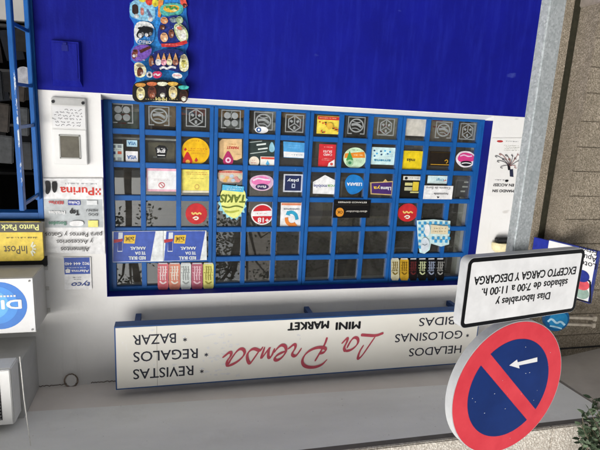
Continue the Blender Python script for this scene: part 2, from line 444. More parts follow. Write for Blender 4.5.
# ceiling: beige strip by the wall, then the grey soffit of the canopy and its aggregate fascia
bm = bmesh.new()
def slab(bm, pts, z0, z1):
    a = [bm.verts.new((p[0], p[1], z0)) for p in pts]; b = [bm.verts.new((p[0], p[1], z1)) for p in pts]
    bm.faces.new(a[::-1]); bm.faces.new(b)
    for i in range(len(pts)): bm.faces.new((a[i], a[(i + 1) % len(pts)], b[(i + 1) % len(pts)], b[i]))
    bmesh.ops.recalc_face_normals(bm, faces=bm.faces)
slab(bm, [(.98, -.289), (.98, .30), (-2.90, .30), (-2.90, -.43)], ZC, ZC + .3); ob('ceiling_strip', bm, STRIP, shop)
bm = bmesh.new(); slab(bm, [(2.6, -1.0), (2.6, -.2), (.982, -.2), (.98, -.2895), (-2.90, -.4305), (-2.95, -.965)], ZC - .004, ZC + .29); ob('soffit', bm, SOFFIT, shop)
bm = bmesh.new()
for a, b_ in ((2.6, .55), (.545, -.9), (-.905, -2.40), (-2.405, -3.6)): box(bm, b_, a, -1.03, -1.001, ZC - .02, 4.6, .006)
ob('fascia', bm, AGG, shop)
bxo('fascia_drip', (-3.6, 2.6, -1.0005, -.955, ZC - .012, ZC + .05), m_plain('dark drip edge', (.10, .09, .085), (.15, .14, .13), 9, .8), shop)
bm = bmesh.new()       # crack along the wall head, and one down to the sign
rg = random.Random(8)
for x0_, x1_ in ((.90, .655), (.565, .36)):
    stroke(bm, [(x0_ + (x1_ - x0_) * k / 22, ZC - .012 + rg.uniform(-.0045, .0045)) for k in range(23)], .006, 0.0)
a0, a1, a2, a3 = at(384, 370, .0), at(385, 379, 0), at(387, 384, 0), at(393, 388, 0)
stroke(bm, [a0, a1, (a1[0] - .01, ZC - .005)], .006, 0.0)
ob('crack', bm, ink('#6d6058', .9, .4), shop)
pc = at(71.5, 381, 0)
bm = bmesh.new(); prism(bm, ell(pc[0], ZC - .045, .034, .042, 24), -.012, .01); ob('pipe_plug', bm, PLASTER, shop)
bm = bmesh.new()
stroke(bm, [(pc[0] + .043 * math.cos(math.radians(a)), ZC - .045 + .05 * math.sin(math.radians(a)) + rg.uniform(-.002, .002)) for a in range(-70, 291, 10)][::-1], .009, -.0125)
ob('plug_ring', bm, ink('#857669', .9, .4), shop)
# bulkhead over the door
bxo('bulkhead', (.90, 2.6, -.36, .003, 3.06, ZC - .005), BULK, shop)
bxo('lintel', (.80, 2.4, -.02, .003, 2.50, 2.56), BLACK, shop)
# door frame and the narrow outward leaf
bm = bmesh.new(); box(bm, .8015, .836, -.012, .10, 0, 2.25, .003); box(bm, .836, 2.1, -.010, .10, 2.21, 2.25)
ob('door_frame', bm, GRILLE, shop)
bm = bmesh.new(); box(bm, .812, .838, -.40, -.355, .03, 2.12, .003); box(bm, .812, .838, -.05, -.014, .03, 2.12, .003)
for z in (.08, 1.12, 1.43, 1.66, 2.09): box(bm, .818, .832, -.356, -.049, z - .009, z + .009)
leaf = ob('door_leaf', bm, GRILLE, shop)
WORN, n, b = newmat('worn blue edge')
c = ramp(n, noise(n, 26, 5, .75, vec_scale=(1, 1, .45)), [(.50, (.012, .10, .36)), (.54, (.50, .55, .58))]); n.links.new(c, b.inputs['Base Color'])
bxo('worn_edge', (.8122, .8205, -.4008, -.3995, 1.36, 1.98), WORN, leaf)

# ------------------------------------------------------------------ dim shop interior
room = tag(empty('shop_interior', (0, 0, 0)), 'dim shop room with counter seen through the barred window and the doorway', 'room')
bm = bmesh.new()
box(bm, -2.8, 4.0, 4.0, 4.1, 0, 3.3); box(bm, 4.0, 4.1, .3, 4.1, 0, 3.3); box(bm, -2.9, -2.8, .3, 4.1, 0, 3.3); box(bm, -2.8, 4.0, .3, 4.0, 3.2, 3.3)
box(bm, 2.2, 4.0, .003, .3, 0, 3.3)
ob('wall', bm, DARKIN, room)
bxo('floor', (-2.8, 4.0, .3, 4.0, -.02, .004), m_plain('pale floor tile', (.4, .39, .37), (.5, .49, .47), 3, .5), room)
bxo('counter', (-2.75, .75, .31, .72, 1.38, 1.43), m_plain('brown counter board', (.20, .12, .06), (.32, .2, .11), 9, .5), room)
bxo('jamb', (-2.355, -2.30, .16, .24, 1.45, 2.79), m_plain('grey inner jamb', (.34, .34, .33), (.46, .46, .45), 5, .8), room)

rack = tag(empty('magazine_rack', (1.6, .9, 0)), 'dark rack of magazines just inside the doorway behind the open door leaf', 'rack')
rg = random.Random(11)
bm = bmesh.new()
for x in (-.7, .75): box(bm, x, x + .03, -.02, .3, .96, 2.1)
for z in (.98, 1.3, 1.7, 2.07): box(bm, -.7, .78, -.02, .3, z, z + .02)
ob('shelf_frame', bm, BLACK, rack)
for z in (1.0, 1.32, 1.72):
    for k in range(13):
        x = -.66 + k * .108 + rg.uniform(-.02, .02); c = rg.choice(('#140d0c', '#0c0f14', '#1a1815', '#141416', '#0f120e', '#2a2a29', '#0e131c', '#201610'))
        m_ = ob('magazine', box(bmesh.new(), 0, rg.uniform(.07, .13), .0, .02, 0, rg.uniform(.12, .27)), ink(c, .8, .4, 30), rack)
        m_.location = (x, rg.uniform(0, .08), z); m_.rotation_euler = (rg.uniform(-.15, 0), rg.uniform(-.18, .18), 0)
for k in range(9):
    p_ = ob('hanging_packet', box(bmesh.new(), -.05, .05, -.012, .012, -.2, 0, .008), ink(rg.choice(('#20242a', '#2f2a26', '#3a3d40', '#15181c')), .25, .3), None)
    p_.location = (.93 + (k % 3) * .13, .55 + (k // 3) * .05, 1.55 + (k // 3) * .22 + rg.uniform(-.03, .03)); p_.rotation_euler = (0, rg.uniform(-.15, .15), 0)
    tag(p_, 'dark shiny packet hanging just inside the open doorway', 'packet', 'packets hanging inside the doorway')
rl = tag(ob('round_tin', prism(bmesh.new(), ell(0, 0, .055, .065, 24), -.01, .01), ink('#8f9094', .4, .3)), 'pale round tin behind the bars of the open door leaf', 'tin'); rl.location = (at(24.5, 77, .3)[0], .3, at(24.5, 77, .3)[1])
tag(bxo('cabinet', (.88, 2.4, .88, 1.3, 0, .95), m_plain('grey cabinet', (.34, .33, .31), (.44, .43, .41), 2, .6)), 'low pale grey cabinet inside the doorway under the magazine rack', 'cabinet')
SHELF = [  # goods lying against the glass on the counter: label, photo x0,y0,x1,y1, depth, colour, kind
 ('brown cardboard box behind the glass near the drinks-can strip end of the bottom row', 150, 104, 176, 127, .42, '#a98b6c', 'box'),
 ('flat orange-brown wooden tray behind the glass beside the clover pictogram', 214, 108, 244, 118, .40, '#bd8c50', 'tray'),
 ('dark green carton behind the glass in the corner pane', 112, 108, 138, 129, .45, '#6f8279', 'carton'),
 ('rolled white paper tube behind the glass above a blue cap', 262, 122, 277, 131, .36, '#cfcfca', 'tube'),
 ('crumpled grey plastic bag behind the glass next to the rolled white paper', 266, 108, 279, 122, .5, '#c4c4be', 'bag'),
 ('black carton behind the glass beside the yellow flyer', 293, 118, 306, 132, .45, '#5a5a5e', 'carton'),
 ('taupe carton behind the glass with an outlined bun pictogram in front', 431, 112, 452, 142, .36, '#a59483', 'carton'),
 ('grey-brown carton behind the glass with a cube pictogram in front', 374, 110, 396, 141, .38, '#a39d8d', 'carton'),
 ('red striped carton behind the glass next to the orange-brown tray', 178, 108, 206, 116, .55, '#a9554e', 'carton'),
 ('dark camera-like gadget behind the glass in the pane past the white account card', 458, 176, 468, 197, .30, '#45454a', 'gadget'),
 ('grey carton standing behind the yellow price card', 400, 137, 424, 150, .40, '#97928a', 'carton'),
 ('olive carton standing behind the black hexagon badge', 148, 142, 175, 163, .40, '#8d8266', 'carton'),
 ('dark carton standing behind the beige box sticker', 218, 140, 244, 163, .40, '#7d796c', 'carton'),
 ('dark carton standing behind the red booklet sticker', 316, 140, 338, 168, .40, '#66645e', 'carton'),
]
for lab, x0, y0, x1, y1, yy, c, kind in SHELF:
    yy = .15 + (yy - .3) * .5
    a = at(x0, y0, yy); b_ = at(x1, y1, yy); z0, z1 = sorted((a[1], b_[1])); xa, xb = sorted((a[0], b_[0]))
    bm = bmesh.new(); box(bm, xa, xb, yy, yy + .12, max(z0, 1.431), max(z1, 1.5), .006)
    o = ob({'box': 'cardboard_box', 'tray': 'wooden_tray', 'carton': 'carton', 'tube': 'paper_tube', 'bag': 'plastic_bag', 'gadget': 'gadget'}[kind], bm, ink(c, .5, .25)); tag(o, lab, kind)
    bm = bmesh.new(); rg2 = random.Random(int(x0))
    for k in range(3):
        q = xa + (xb - xa) * rg2.uniform(.1, .5); z = max(z0, 1.431) + (max(z1, 1.5) - max(z0, 1.431)) * (.25 + .22 * k)
        prism(bm, rrect(q, z, q + (xb - xa) * rg2.uniform(.2, .45), z + .012), yy - .0012 - k * .0003, None)
    ob('print', bm, ink(rg2.choice(('#b9b4a6', '#8d3f38', '#c8c8c4', '#4c6a8c')), .5), o)


bxo('ledge', (-2.28, .41, .155, .308, 1.405, 1.4305), m_plain('pale inner ledge', (.42, .36, .29), (.55, .49, .41), 6, .5), room)
tag(bxo('shelf_strip', (at(176, 137, .2)[0], at(112, 137, .2)[0], .2, .26, at(140, 138, .2)[1], at(140, 138, .2)[1] + .012), ink('#e0e0dc', .4)), 'thin white shelf edge behind the panes of the black hexagon badge', 'shelf edge')
MORE = [('pale folded newspaper lying behind the glass of the corner panes', 112, 106, 140, 112, '#b9b5ab', 'newspaper'), ('tan carton lid behind the glass beside the yellow flyer column', 284, 112, 306, 119, '#a98a66', 'carton'), ('grey folded cloth behind the glass under the beige box sticker', 219, 119, 243, 129, '#8d9190', 'cloth'),
        ('white receipt roll behind the glass by the black label card', 402, 137.5, 410, 143, '#d0d0cb', 'paper roll'), ('brown paper bag behind the glass at the far end of the window', 455, 122, 468, 146, '#7f6a52', 'bag'), ('silver tin behind the glass beside the clover pictogram', 244.5, 117, 250, 131, '#9a9d9f', 'tin')]
for lab, x0, y0, x1, y1, c, kind in MORE:
    a = at(x0, y0, .19); b_ = at(x1, y1, .19); z0, z1 = sorted((a[1], b_[1])); xa, xb = sorted((a[0], b_[0]))
    bm = bmesh.new(); box(bm, xa, xb, .185, .27, max(z0, 1.431), max(z1, 1.47), .008); tag(ob(kind.replace(' ', '_'), bm, ink(c, .5, .3)), lab, kind)
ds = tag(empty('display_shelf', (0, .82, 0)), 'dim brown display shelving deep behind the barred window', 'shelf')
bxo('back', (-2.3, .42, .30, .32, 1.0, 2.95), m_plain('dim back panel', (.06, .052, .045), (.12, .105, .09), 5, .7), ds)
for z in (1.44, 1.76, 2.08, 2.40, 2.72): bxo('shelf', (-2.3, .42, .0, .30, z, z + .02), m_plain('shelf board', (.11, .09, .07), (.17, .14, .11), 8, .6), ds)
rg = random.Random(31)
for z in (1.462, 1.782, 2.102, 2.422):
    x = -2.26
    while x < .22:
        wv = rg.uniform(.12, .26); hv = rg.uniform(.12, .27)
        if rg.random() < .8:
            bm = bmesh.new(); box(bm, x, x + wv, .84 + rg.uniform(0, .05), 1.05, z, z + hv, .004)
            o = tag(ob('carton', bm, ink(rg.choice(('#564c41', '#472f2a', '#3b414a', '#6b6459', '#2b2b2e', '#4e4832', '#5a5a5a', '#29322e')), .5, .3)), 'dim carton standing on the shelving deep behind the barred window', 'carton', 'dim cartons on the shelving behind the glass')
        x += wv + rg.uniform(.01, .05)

# ------------------------------------------------------------------ stone piers at the shop's end
st = tag(bxo('stone_strip', (-2.915, -2.80, -.002, .30, 0, 3.44), STONE), 'narrow granular stone strip between the blue dado and the dark gap', 'pier')
bxo('gap_shade', (-2.975, -2.9155, -.001, .03, 0, 3.44), m_plain('painted gap shade', (.012, .011, .006), (.03, .028, .016), 30, .9), st)  # near-black strip standing in for the deep shade of the open gap
pier = tag(empty('stone_pier', (-3.2, 0, 0)), 'broad brown granular stone pier of jointed blocks carrying the lottery sign', 'pier')
def pl(o): return o
bm = bmesh.new()
box(bm, -.9, .22, -.185, .30, 0, .66)   # plinth core
box(bm, -.9, .22, -.185, .30, .66, 3.44)
ob('core', bm, STONE, pier)
bm = bmesh.new(); z = .66; rg = random.Random(5); k = 0
while z < 3.3:
    h = rg.choice((.186, .192, .2, .207))
    x = .216
    box(bm, -.9, x, -.197, -.183, z + .002, z + h - .002, .003); z += h; k += 1
ob('block', bm, STONE, pier)
bxo('plinth', (-.9, .235, -.235, .30, 0, .622), m_plain('darker plinth stone', (.20, .17, .14), (.30, .26, .22), 30, .9, .5), pier, bev=.006)
bm = bmesh.new()
pts = [(.27, -.43), (.25, -.965), (-.9, -.90), (-.9, .3), (.27, .3)]
a = [bm.verts.new((p[0], p[1], 3.438 + (p[0] - .3) * .15)) for p in pts]; b2 = [bm.verts.new((p[0], p[1], 3.8)) for p in pts]
bm.faces.new(a[::-1]); bm.faces.new(b2)
for i in range(5): bm.faces.new((a[i], a[(i + 1) % 5], b2[(i + 1) % 5], b2[i]))
bmesh.ops.recalc_face_normals(bm, faces=bm.faces)
ob('soffit', bm, m_plain('raw concrete soffit', (.36, .325, .29), (.46, .42, .38), 3, .9, .3), pier)
bxo('joint', (-.9, .20, -.205, -.19, 3.312, 3.324), BLACK, pier)

# ------------------------------------------------------------------ the shop sign on brackets
SY = -.22
sm = lambda x, y: at(x, y, SY)
SX0, SX1, SZ0, SZ1 = -2.32, .376, 2.922, 3.375
sg = tag(empty('shop_sign', (0, 0, 0)), 'long cream shop sign in a blue metal tray with red script lettering', 'sign')
bm = bmesh.new(); t = .012
box(bm, SX0, SX1, SY, SY + .085, SZ0, SZ0 + t); box(bm, SX0, SX1, SY, SY + .085, SZ1 - t, SZ1)
box(bm, SX0, SX0 + t, SY, SY + .085, SZ0 + t, SZ1 - t); box(bm, SX1 - t, SX1, SY, SY + .085, SZ0 + t, SZ1 - t); box(bm, SX0 + t, SX1 - t, SY + .07, SY + .085, SZ0 + t, SZ1 - t)
ob('tray', bm, m_plain('blue sign edge', (.014, .06, .19), (.022, .085, .25), 6, .45), sg)
bxo('face', (SX0 + .008, SX1 - .008, SY - .0015, SY + .004, SZ0 + .009, SZ1 - .009), SIGNFACE, sg)
bm = bmesh.new(); rg = random.Random(17)
for k in range(60):
    cx, cz = sm(rg.gauss(222, 9), rg.uniform(334, 378)) if k < 44 else sm(rg.uniform(120, 450), rg.choice((rg.uniform(364, 378), rg.uniform(330, 340))))
    if SZ0 + .02 < cz < SZ1 - .02: prism(bm, [(cx + rg.uniform(.004, .016) * math.cos(a_) * (1.5 if k % 3 else .6), cz + rg.uniform(.003, .012) * math.sin(a_)) for a_ in [i * .785 for i in range(8)]], SY - .0019 - k * .00001, None)
ob('peeled_film', bm, ink('#e6e6e2', .6, .05), sg)['kind'] = 'stuff'
xs_ = at(157, 350, SY)[0]
bm = bmesh.new(); box(bm, xs_ - .0012, xs_ + .0012, SY - .0022, SY - .0010, SZ0 + .01, SZ1 - .01); ob('seam', bm, ink('#8f8b80'), sg)
for px in (138, 308, 451):
    x = at(px, 310, -.05)[0]; bxo('bracket', (x - .018, x + .018, SY + .086, .004, SZ0 + .006, SZ0 + .045), NAVY, sg)
for s, x1, x0, y, cap in (('HELADOS', 461, 409, 350.6, .066), ('GOLOSINAS', 462, 395, 336.2, .066), ('BEBIDAS', 468.5, 419, 320.8, .066),
                    ('REVISTAS', 193.4, 133, 372.2, .072), ('REGALOS', 197.8, 133.2, 355, .072), ('BAZAR', 176, 132.7, 339, .070)):
    bm = bmesh.new(); ua = sm(x1, y)[0]; ub = sm(x0, y)[0]; vc = sm((x0 + x1) / 2, y)[1]
    text(bm, s, ua, ub, vc, cap, SY - .0026, .006)
    ob('lettering', bm, ink('#2b2d38', .5, .25), sg)
for x, y in ((467, 350), (467.3, 335.4), (472, 320), (185, 339.5), (206.3, 354.6), (201.8, 371.2)):
    bm = bmesh.new(); c = sm(x, y)
    for k in range(3):
        a = math.radians(90 + 60 * k); stroke(bm, [(c[0] - .014 * math.cos(a), c[1] - .014 * math.sin(a)), (c[0] + .014 * math.cos(a), c[1] + .014 * math.sin(a))], .0055, SY - .0026 - k * .0001)
    ob('asterisk', bm, ink('#2b2d38', .5, .25), sg)
for s_, xa, xb in (('MINI', 360.5, 335.5), ('MARKET', 329, 287.5)):
    bm = bmesh.new(); a = sm(xa, 325.3); b_ = sm(xb, 325.6); text(bm, s_, a[0], b_[0], (a[1] + b_[1]) / 2, .060, SY - .0026, .034); ob('lettering', bm, ink('#16161a', .5, .25), sg)
A = lambda p: sm(210 + p[0] / 6, 330 + p[1] / 6)
B = lambda p: sm(290 + p[0] / 6, 320 + p[1] / 6)
SCRIPT = [
 (B, [(442, 148), (414, 192), (403, 238), (432, 214), (475, 150), (512, 96)]), (B, [(424, 88), (470, 91), (515, 94), (560, 76)]),
 (B, [(308, 141), (346, 101), (342, 128), (320, 166), (332, 188)]), (B, [(330, 187), (370, 178), (408, 142), (408, 108), (384, 102), (362, 124), (340, 168)]),
 (B, [(222, 102), (208, 145), (178, 195), (148, 246)]), (B, [(222, 234), (190, 268), (140, 284), (86, 278), (68, 245), (90, 200), (135, 170), (180, 160), (216, 168), (206, 192), (168, 202)]),
 (A, [(466, 114), (510, 78), (514, 105), (486, 146), (514, 160), (549, 106)]),
 (A, [(450, 126), (415, 140), (388, 160), (388, 180), (412, 178), (442, 152), (458, 120), (450, 92), (426, 87), (398, 112), (384, 134)]),
 (A, [(388, 108), (368, 160), (348, 168), (350, 122), (362, 96), (298, 186), (328, 100)]),
 (A, [(318, 98), (300, 126), (262, 106), (226, 132), (220, 166), (236, 206), (262, 170), (302, 112)]),
 (A, [(74, 165), (124, 124), (128, 150), (98, 186), (104, 218)]), (A, [(104, 218), (166, 190), (212, 142), (200, 110), (168, 114), (124, 174), (108, 206)]),
]
bm = bmesh.new()
for k, (f, pts) in enumerate(SCRIPT):
    stroke(bm, smooth([f(p) for p in pts], 3), .021, SY - .0026 - k * .0012 % .003, True)
ob('script_lettering', bm, m_plain('faded red vinyl', (.36, .045, .075), (.47, .085, .11), 14, .45), sg)

# ------------------------------------------------------------------ traffic sign on its post
TH = -.1695; TO = (-1.3686, -1.8228, 2.135)
ts = tag(empty('traffic_sign', (TO[0], TO[1], 0), TH), 'round red and blue no-parking sign with a white plate on a galvanised post', 'traffic sign')
tm = plane_map(TO, TH); Z0 = TO[2]
bm = bmesh.new(); box(bm, -.043, .041, .045, .089, -.02, 2.86, .005)
post = ob('post', bm, GALV, ts); post.location.x = .004
def plate(name, outline, mats, depth, rim):
    bm = bmesh.new(); prism(bm, outline, 0.0, depth); return ob(name, bm, mats, ts)
SILVER = m_plain('bare aluminium rim', (.40, .41, .42), (.52, .53, .54), 12, .38)
W_, H_ = .627, .282
def rr(g, z=Z0): return [(p[0], p[1] + z) for p in rrect(-W_ / 2 + g, -H_ / 2 + g, W_ / 2 - g, H_ / 2 - g, max(.028 - g, .008), 8)]
pla = plate('plate', rr(0), SILVER, .040, 0)
bm = bmesh.new(); prism(bm, rr(.002), -.0012, None); ob('black_border', bm, ink('#0c0c0e', .35), pla)
bm = bmesh.new(); prism(bm, rr(.018), -.0018, None); ob('white_face', bm, ink('#e6e8ec', .35, .09, 9), pla)
for s, xa, ya, xb, yb, cap in (('EXCEPTO CARGA Y DESCARGA', 575.5, 270.5, 473.5, 280.6, .0335), ('sábados de 7:00 a 11:00 h.', 567, 282.5, 481, 291.8, .031), ('Días laborables y', 549.6, 296, 495, 302, .031)):
    a = tm(xa, ya); b_ = tm(xb, yb); bm = bmesh.new(); text(bm, s, a[0], b_[0], (a[1] + b_[1]) / 2 + Z0, cap, -.0024, .018); ob('lettering', bm, ink('#101012', .4, .2), pla)
RC = (.003, Z0 + .448)
dsc = plate('disc', ell(RC[0], RC[1], .30, .30, 96), SILVER, .040, 0)
bm = bmesh.new(); prism(bm, ell(RC[0], RC[1], .297, .297, 96), -.0012, None)
RED = m_plain('faded red reflective film', (.52, .030, .045), (.64, .055, .07), 7, .35); SBLUE = m_plain('blue reflective film', (.003, .018, .105), (.006, .028, .15), 5, .35)
ob('red_ring', bm, RED, dsc)
# two blue half fields either side of the diagonal bar
ir, hw = .222, .030
for sgn in (1, -1):
    pts = []; a0 = math.asin(hw / ir)
    for k in range(41):
        a = a0 + (math.pi - 2 * a0) * k / 40; u, v = ir * math.cos(a), ir * math.sin(a) * sgn
        c, s_ = math.cos(math.radians(-45)), math.sin(math.radians(-45)); pts.append((RC[0] + u * c - v * s_, RC[1] + u * s_ + v * c))
    bm = bmesh.new(); prism(bm, pts, -.0018, None); ob('blue_field', bm, SBLUE, dsc)
arr = [(440 + x / 3.21, 310 + y / 3.21) for x, y in ((311, 151), (311, 165), (252, 177), (254, 187), (221, 177), (246, 158), (248, 167))]
bm = bmesh.new(); prism(bm, [(p[0], p[1] + Z0) for p in (tm(*q) for q in arr)], -.0024, None); ob('arrow', bm, ink('#e9ebee', .35, .03), dsc)
rg = random.Random(9); bm = bmesh.new()
for k in range(16):
    a = rg.uniform(0, 6.28); r_ = .28 * math.sqrt(rg.random()); s_ = rg.uniform(.0006, .0019)
    prism(bm, ell(RC[0] + r_ * math.cos(a), RC[1] + r_ * math.sin(a), s_ * rg.uniform(1, 2.5), s_, 7), -.0029, None)
ob('scuff', bm, ink('#c9ccd4', .5), dsc)
bm = bmesh.new()
for z in (Z0 - .07, Z0 + .07, RC[1] - .15, RC[1] + .15): box(bm, -.06, .068, .0405, .047, z - .015, z + .015)
for z in (Z0 - .07, Z0 + .07, RC[1] - .15, RC[1] + .15): box(bm, -.05, .058, .0965, .102, z - .014, z + .014)
ob('clamp', bm, GALV, ts)

# ------------------------------------------------------------------ lottery flag sign and round blue sign
LO = (-2.872, -.15, 0.0); LTH = math.radians(70)
lot = tag(empty('lottery_sign', LO, 0), 'white lottery sign with blue border projecting edge-on from the stone pier', 'sign')
lot.rotation_euler = (0, 0, LTH - math.pi / 2 + math.pi / 2)
lm = plane_map(LO, LTH)         # +u runs into the wall
ua, va = lm(549.5, 239); ub, vb = lm(598.8, 252); uc, vc_ = lm(598.8, 307)
z0, z1 = (va + vb) / 2, vc_; ul = ub; ur = ua
bm = bmesh.new(); prism(bm, rrect(ul, z0, ur, z1), 0.0, .03); ob('panel', bm, ink('#26337f', .4), lot)
bm = bmesh.new(); prism(bm, rrect(ul + .010, z0 + .008, ur, z1 - .012), -.0012, None); ob('white_face', bm, ink('#e6e8ec', .4, .04), lot)
bm = bmesh.new(); prism(bm, rrect(ur, z0 + .012, ur + .13, z0 + .36), .004, .026); ob('flange', bm, ink('#1d2b8a', .4), lot)
def lt(s, x, y, wid, cap):
    u, v = lm(x, y); bm = bmesh.new(); text(bm, s, u, u + wid, v, cap, -.0018, .006); ob('lettering', bm, ink('#17171c', .4), lot)
lt('Loterías', 596.5, 267, .21, .042); lt('Apuestas', 597, 260, .21, .042); lt('Estado', 597.3, 253, .135, .042)
def lp(kind, pts, colr, name, dy):
    bm = bmesh.new(); q = [lm(*p) for p in pts]
    if kind == 'C': P_ = ell((q[0][0] + q[1][0]) / 2, (q[0][1] + q[1][1]) / 2, abs(q[0][0] - q[1][0]) / 2, abs(q[0][1] - q[1][1]) / 2)
    else: P_ = q
    prism(bm, P_, -.0016 - dy, None); ob(name, bm, ink(colr, .4), lot)
lp('C', [(576, 285), (588, 301)], '#8ea59a', 'green_ball', 0); lp('C', [(576, 277), (588.5, 292)], '#c8505a', 'red_ball', .0004); lp('C', [(576, 268), (588.5, 284)], '#232f7c', 'blue_ball', .0008)
bm = bmesh.new()
q = [lm(*p) for p in ((590.3, 281.5), (590.3, 302.5), (575, 298.5))]; stroke(bm, q, .014, -.0016); stroke(bm, [q[0], lm(587, 279.5)], .014, -.0020); ob('bracket_mark', bm, ink('#101013', .4), lot)

DX = (-2.93, -.33, 2.985)
rd = tag(empty('round_sign', DX, math.radians(12)), 'round blue sign with pale swirl held by two pale bars beside the lottery sign', 'sign')
bm = bmesh.new(); prism(bm, ell(0, 0, .098, .098, 48), -.012, .03); ob('disc', bm, ink('#17507f', .3), rd)
bm = bmesh.new(); prism(bm, ell(-.01, .005, .075, .072, 40), -.0126, None); ob('inner_field', bm, ink('#2577a8', .3), rd)
bm = bmesh.new(); stroke(bm, smooth([(-.07, .045), (-.03, .01), (.0, .035), (.045, -.01), (.072, .02)]), .017, -.0132); stroke(bm, smooth([(-.05, .075), (.0, .06), (.05, .055)]), .012, -.0136); ob('swirl', bm, ink('#9fc3d6', .3), rd)
bm = bmesh.new()
for z in (-.012, .045): box(bm, -.33, -.085, .004, .022, z - .011, z + .011, .003); box(bm, -.33, -.30, .0, .06, z - .02, z + .02, .003)
ob('support_bar', bm, ink('#a49b8e', .6), rd)

# ------------------------------------------------------------------ siren and poster on the white wall by the post
a = at(487, 250, -.02); b_ = at(512, 240, -.02)
si = tag(empty('wall_lamp', (-2.565, -.003, 2.455)), 'cream domed wall fitting with dark base half hidden behind the post', 'fitting')
bm = bmesh.new(); bmesh.ops.create_uvsphere(bm, u_segments=24, v_segments=12, radius=1)
for v in bm.verts: v.co = (v.co.x * .085, min(v.co.y, 0) * .07 - .012, max(v.co.z, -.25) * .075)
ob('dome', bm, ink('#d8cca4', .4), si)
bm = bmesh.new(); box(bm, -.06, .062, -.055, -.002, -.062, -.02, .01); ob('base', bm, BLACK, si)

tree = [(497, 163), (494, 166), (499, 160), (503, 163), (508, 160), (512, 165), (515, 160), (506, 166)]
L = [('C', '#b53a3a', 'emblem', 497, 140, 503, 142.6), ('Q', '#33333a', 'small_print', 504, 140.2, 520, 142.6, 1), ('Q', '#8a8c78', 'small_print', 503, 144.5, 520, 151.5, 4),
     ('P', '#2c2f45', 'trunk', [(509.5, 169.5), (513, 169), (513.5, 177), (509.8, 176.5)]), ('P', '#1d1d22', 'trunk', [(507.2, 164.5), (510, 164.5), (510.5, 170), (508, 170.2)]),
     ('Q', '#77777d', 'small_print', 494, 178.5, 505, 181.5, 1), ('C', '#1a1a1d', 'emblem', 505, 179.6, 508.2, 182),
     ('T', '#202026', 'lettering', 'SE EN ACCES?', 519, 185.6, 493.2, 184.6, .021, .02), ('T', '#202026', 'lettering', 'FUMANDO SIN', 518, 191.6, 492.3, 190.4, .021, .02)]
for k, (x, y) in enumerate(((496, 155), (498, 160), (500, 153), (503, 158), (506, 154), (509, 158), (512, 154), (515, 157), (518, 153), (519, 160), (501, 166), (515, 166))):
    L.append(('S', ('#4a4a50', '#2a2a30', '#8d5a55')[k % 3], 'branch', [(509, 166), ((x + 509) / 2 + 1.5, (y + 166) / 2 - 1), (x, y), (x - 1.5, y + 1.5), (x + 1, y + 2.2)], .0045))
card('wall_poster', 'white wall poster with a branching dark tree drawing beside the galvanised post', 'poster', WALL, ('P', [(492.6, 138), (524, 138), (524, 196), (486.5, 196)]), L, '#e2e1dd', -.0005, th=.0005).data.materials[0] = PLASTER

# ------------------------------------------------------------------ mailbox plate
mb = tag(empty('mailbox', (.626, 0, 1.4875)), 'white metal letter box plate with a handwritten note and a dull steel flap', 'mailbox')
ob('body', box(bmesh.new(), -.099, .101, -.022, .003, 0, .41, .004), m_plain('off white metal', (.60, .60, .585), (.67, .67, .655), 8, .4), mb)
ob('flap', box(bmesh.new(), -.096, .097, -.026, -.021, .19, .404, .003), m_plain('white lacquer', (.66, .66, .645), (.72, .72, .71), 8, .4), mb)
ob('steel_plate', box(bmesh.new(), -.053, .056, -.029, -.0255, .23, .365, .003), m_plain('tarnished steel', (.07, .064, .05), (.14, .128, .10), 9, .4), mb)
bm = bmesh.new(); box(bm, -.096, .097, -.0245, -.021, .006, .045, .002); ob('bottom_lip', bm, m_plain('grey lip', (.38, .38, .37), (.48, .48, .47), 8, .5), mb)
for x in (-.084, .086):
    ob('screw', prism(bmesh.new(), ell(x, .026, .009, .010, 12), -.029, -.024), BLACK, mb)
bm = bmesh.new()
for q in ((-.058, .061, .364, .372), (-.058, .061, .223, .231), (-.060, -.053, .2235, .3715), (.056, .063, .2235, .3715)): box(bm, q[0], q[1], -.0305, -.0255, q[2], q[3])
ob('plate_frame', bm, m_plain('grey trim', (.30, .30, .28), (.40, .40, .38), 9, .4), mb)
nm_ = ob('paper_note', box(bmesh.new(), -.094, .092, -.0232, -.0215, .052, .180), ink('#e8e8ea', .7, .03), mb)
bm = bmesh.new(); rg = random.Random(2)
for r in range(6):
    z = .165 - r * .019; x = -.085 + rg.uniform(0, .02)
    while x < .075 - (r == 5) * .05:
        wv = rg.uniform(.012, .03); pts = []
        for k in range(int(wv / .003)): pts.append((x + k * .003, z + rg.uniform(-.0065, .0065)))
        if len(pts) > 1: stroke(bm, pts, .0024, -.0236)
        x += wv + .007
ob('handwriting', bm, ink('#1c1e30', .6), nm_)

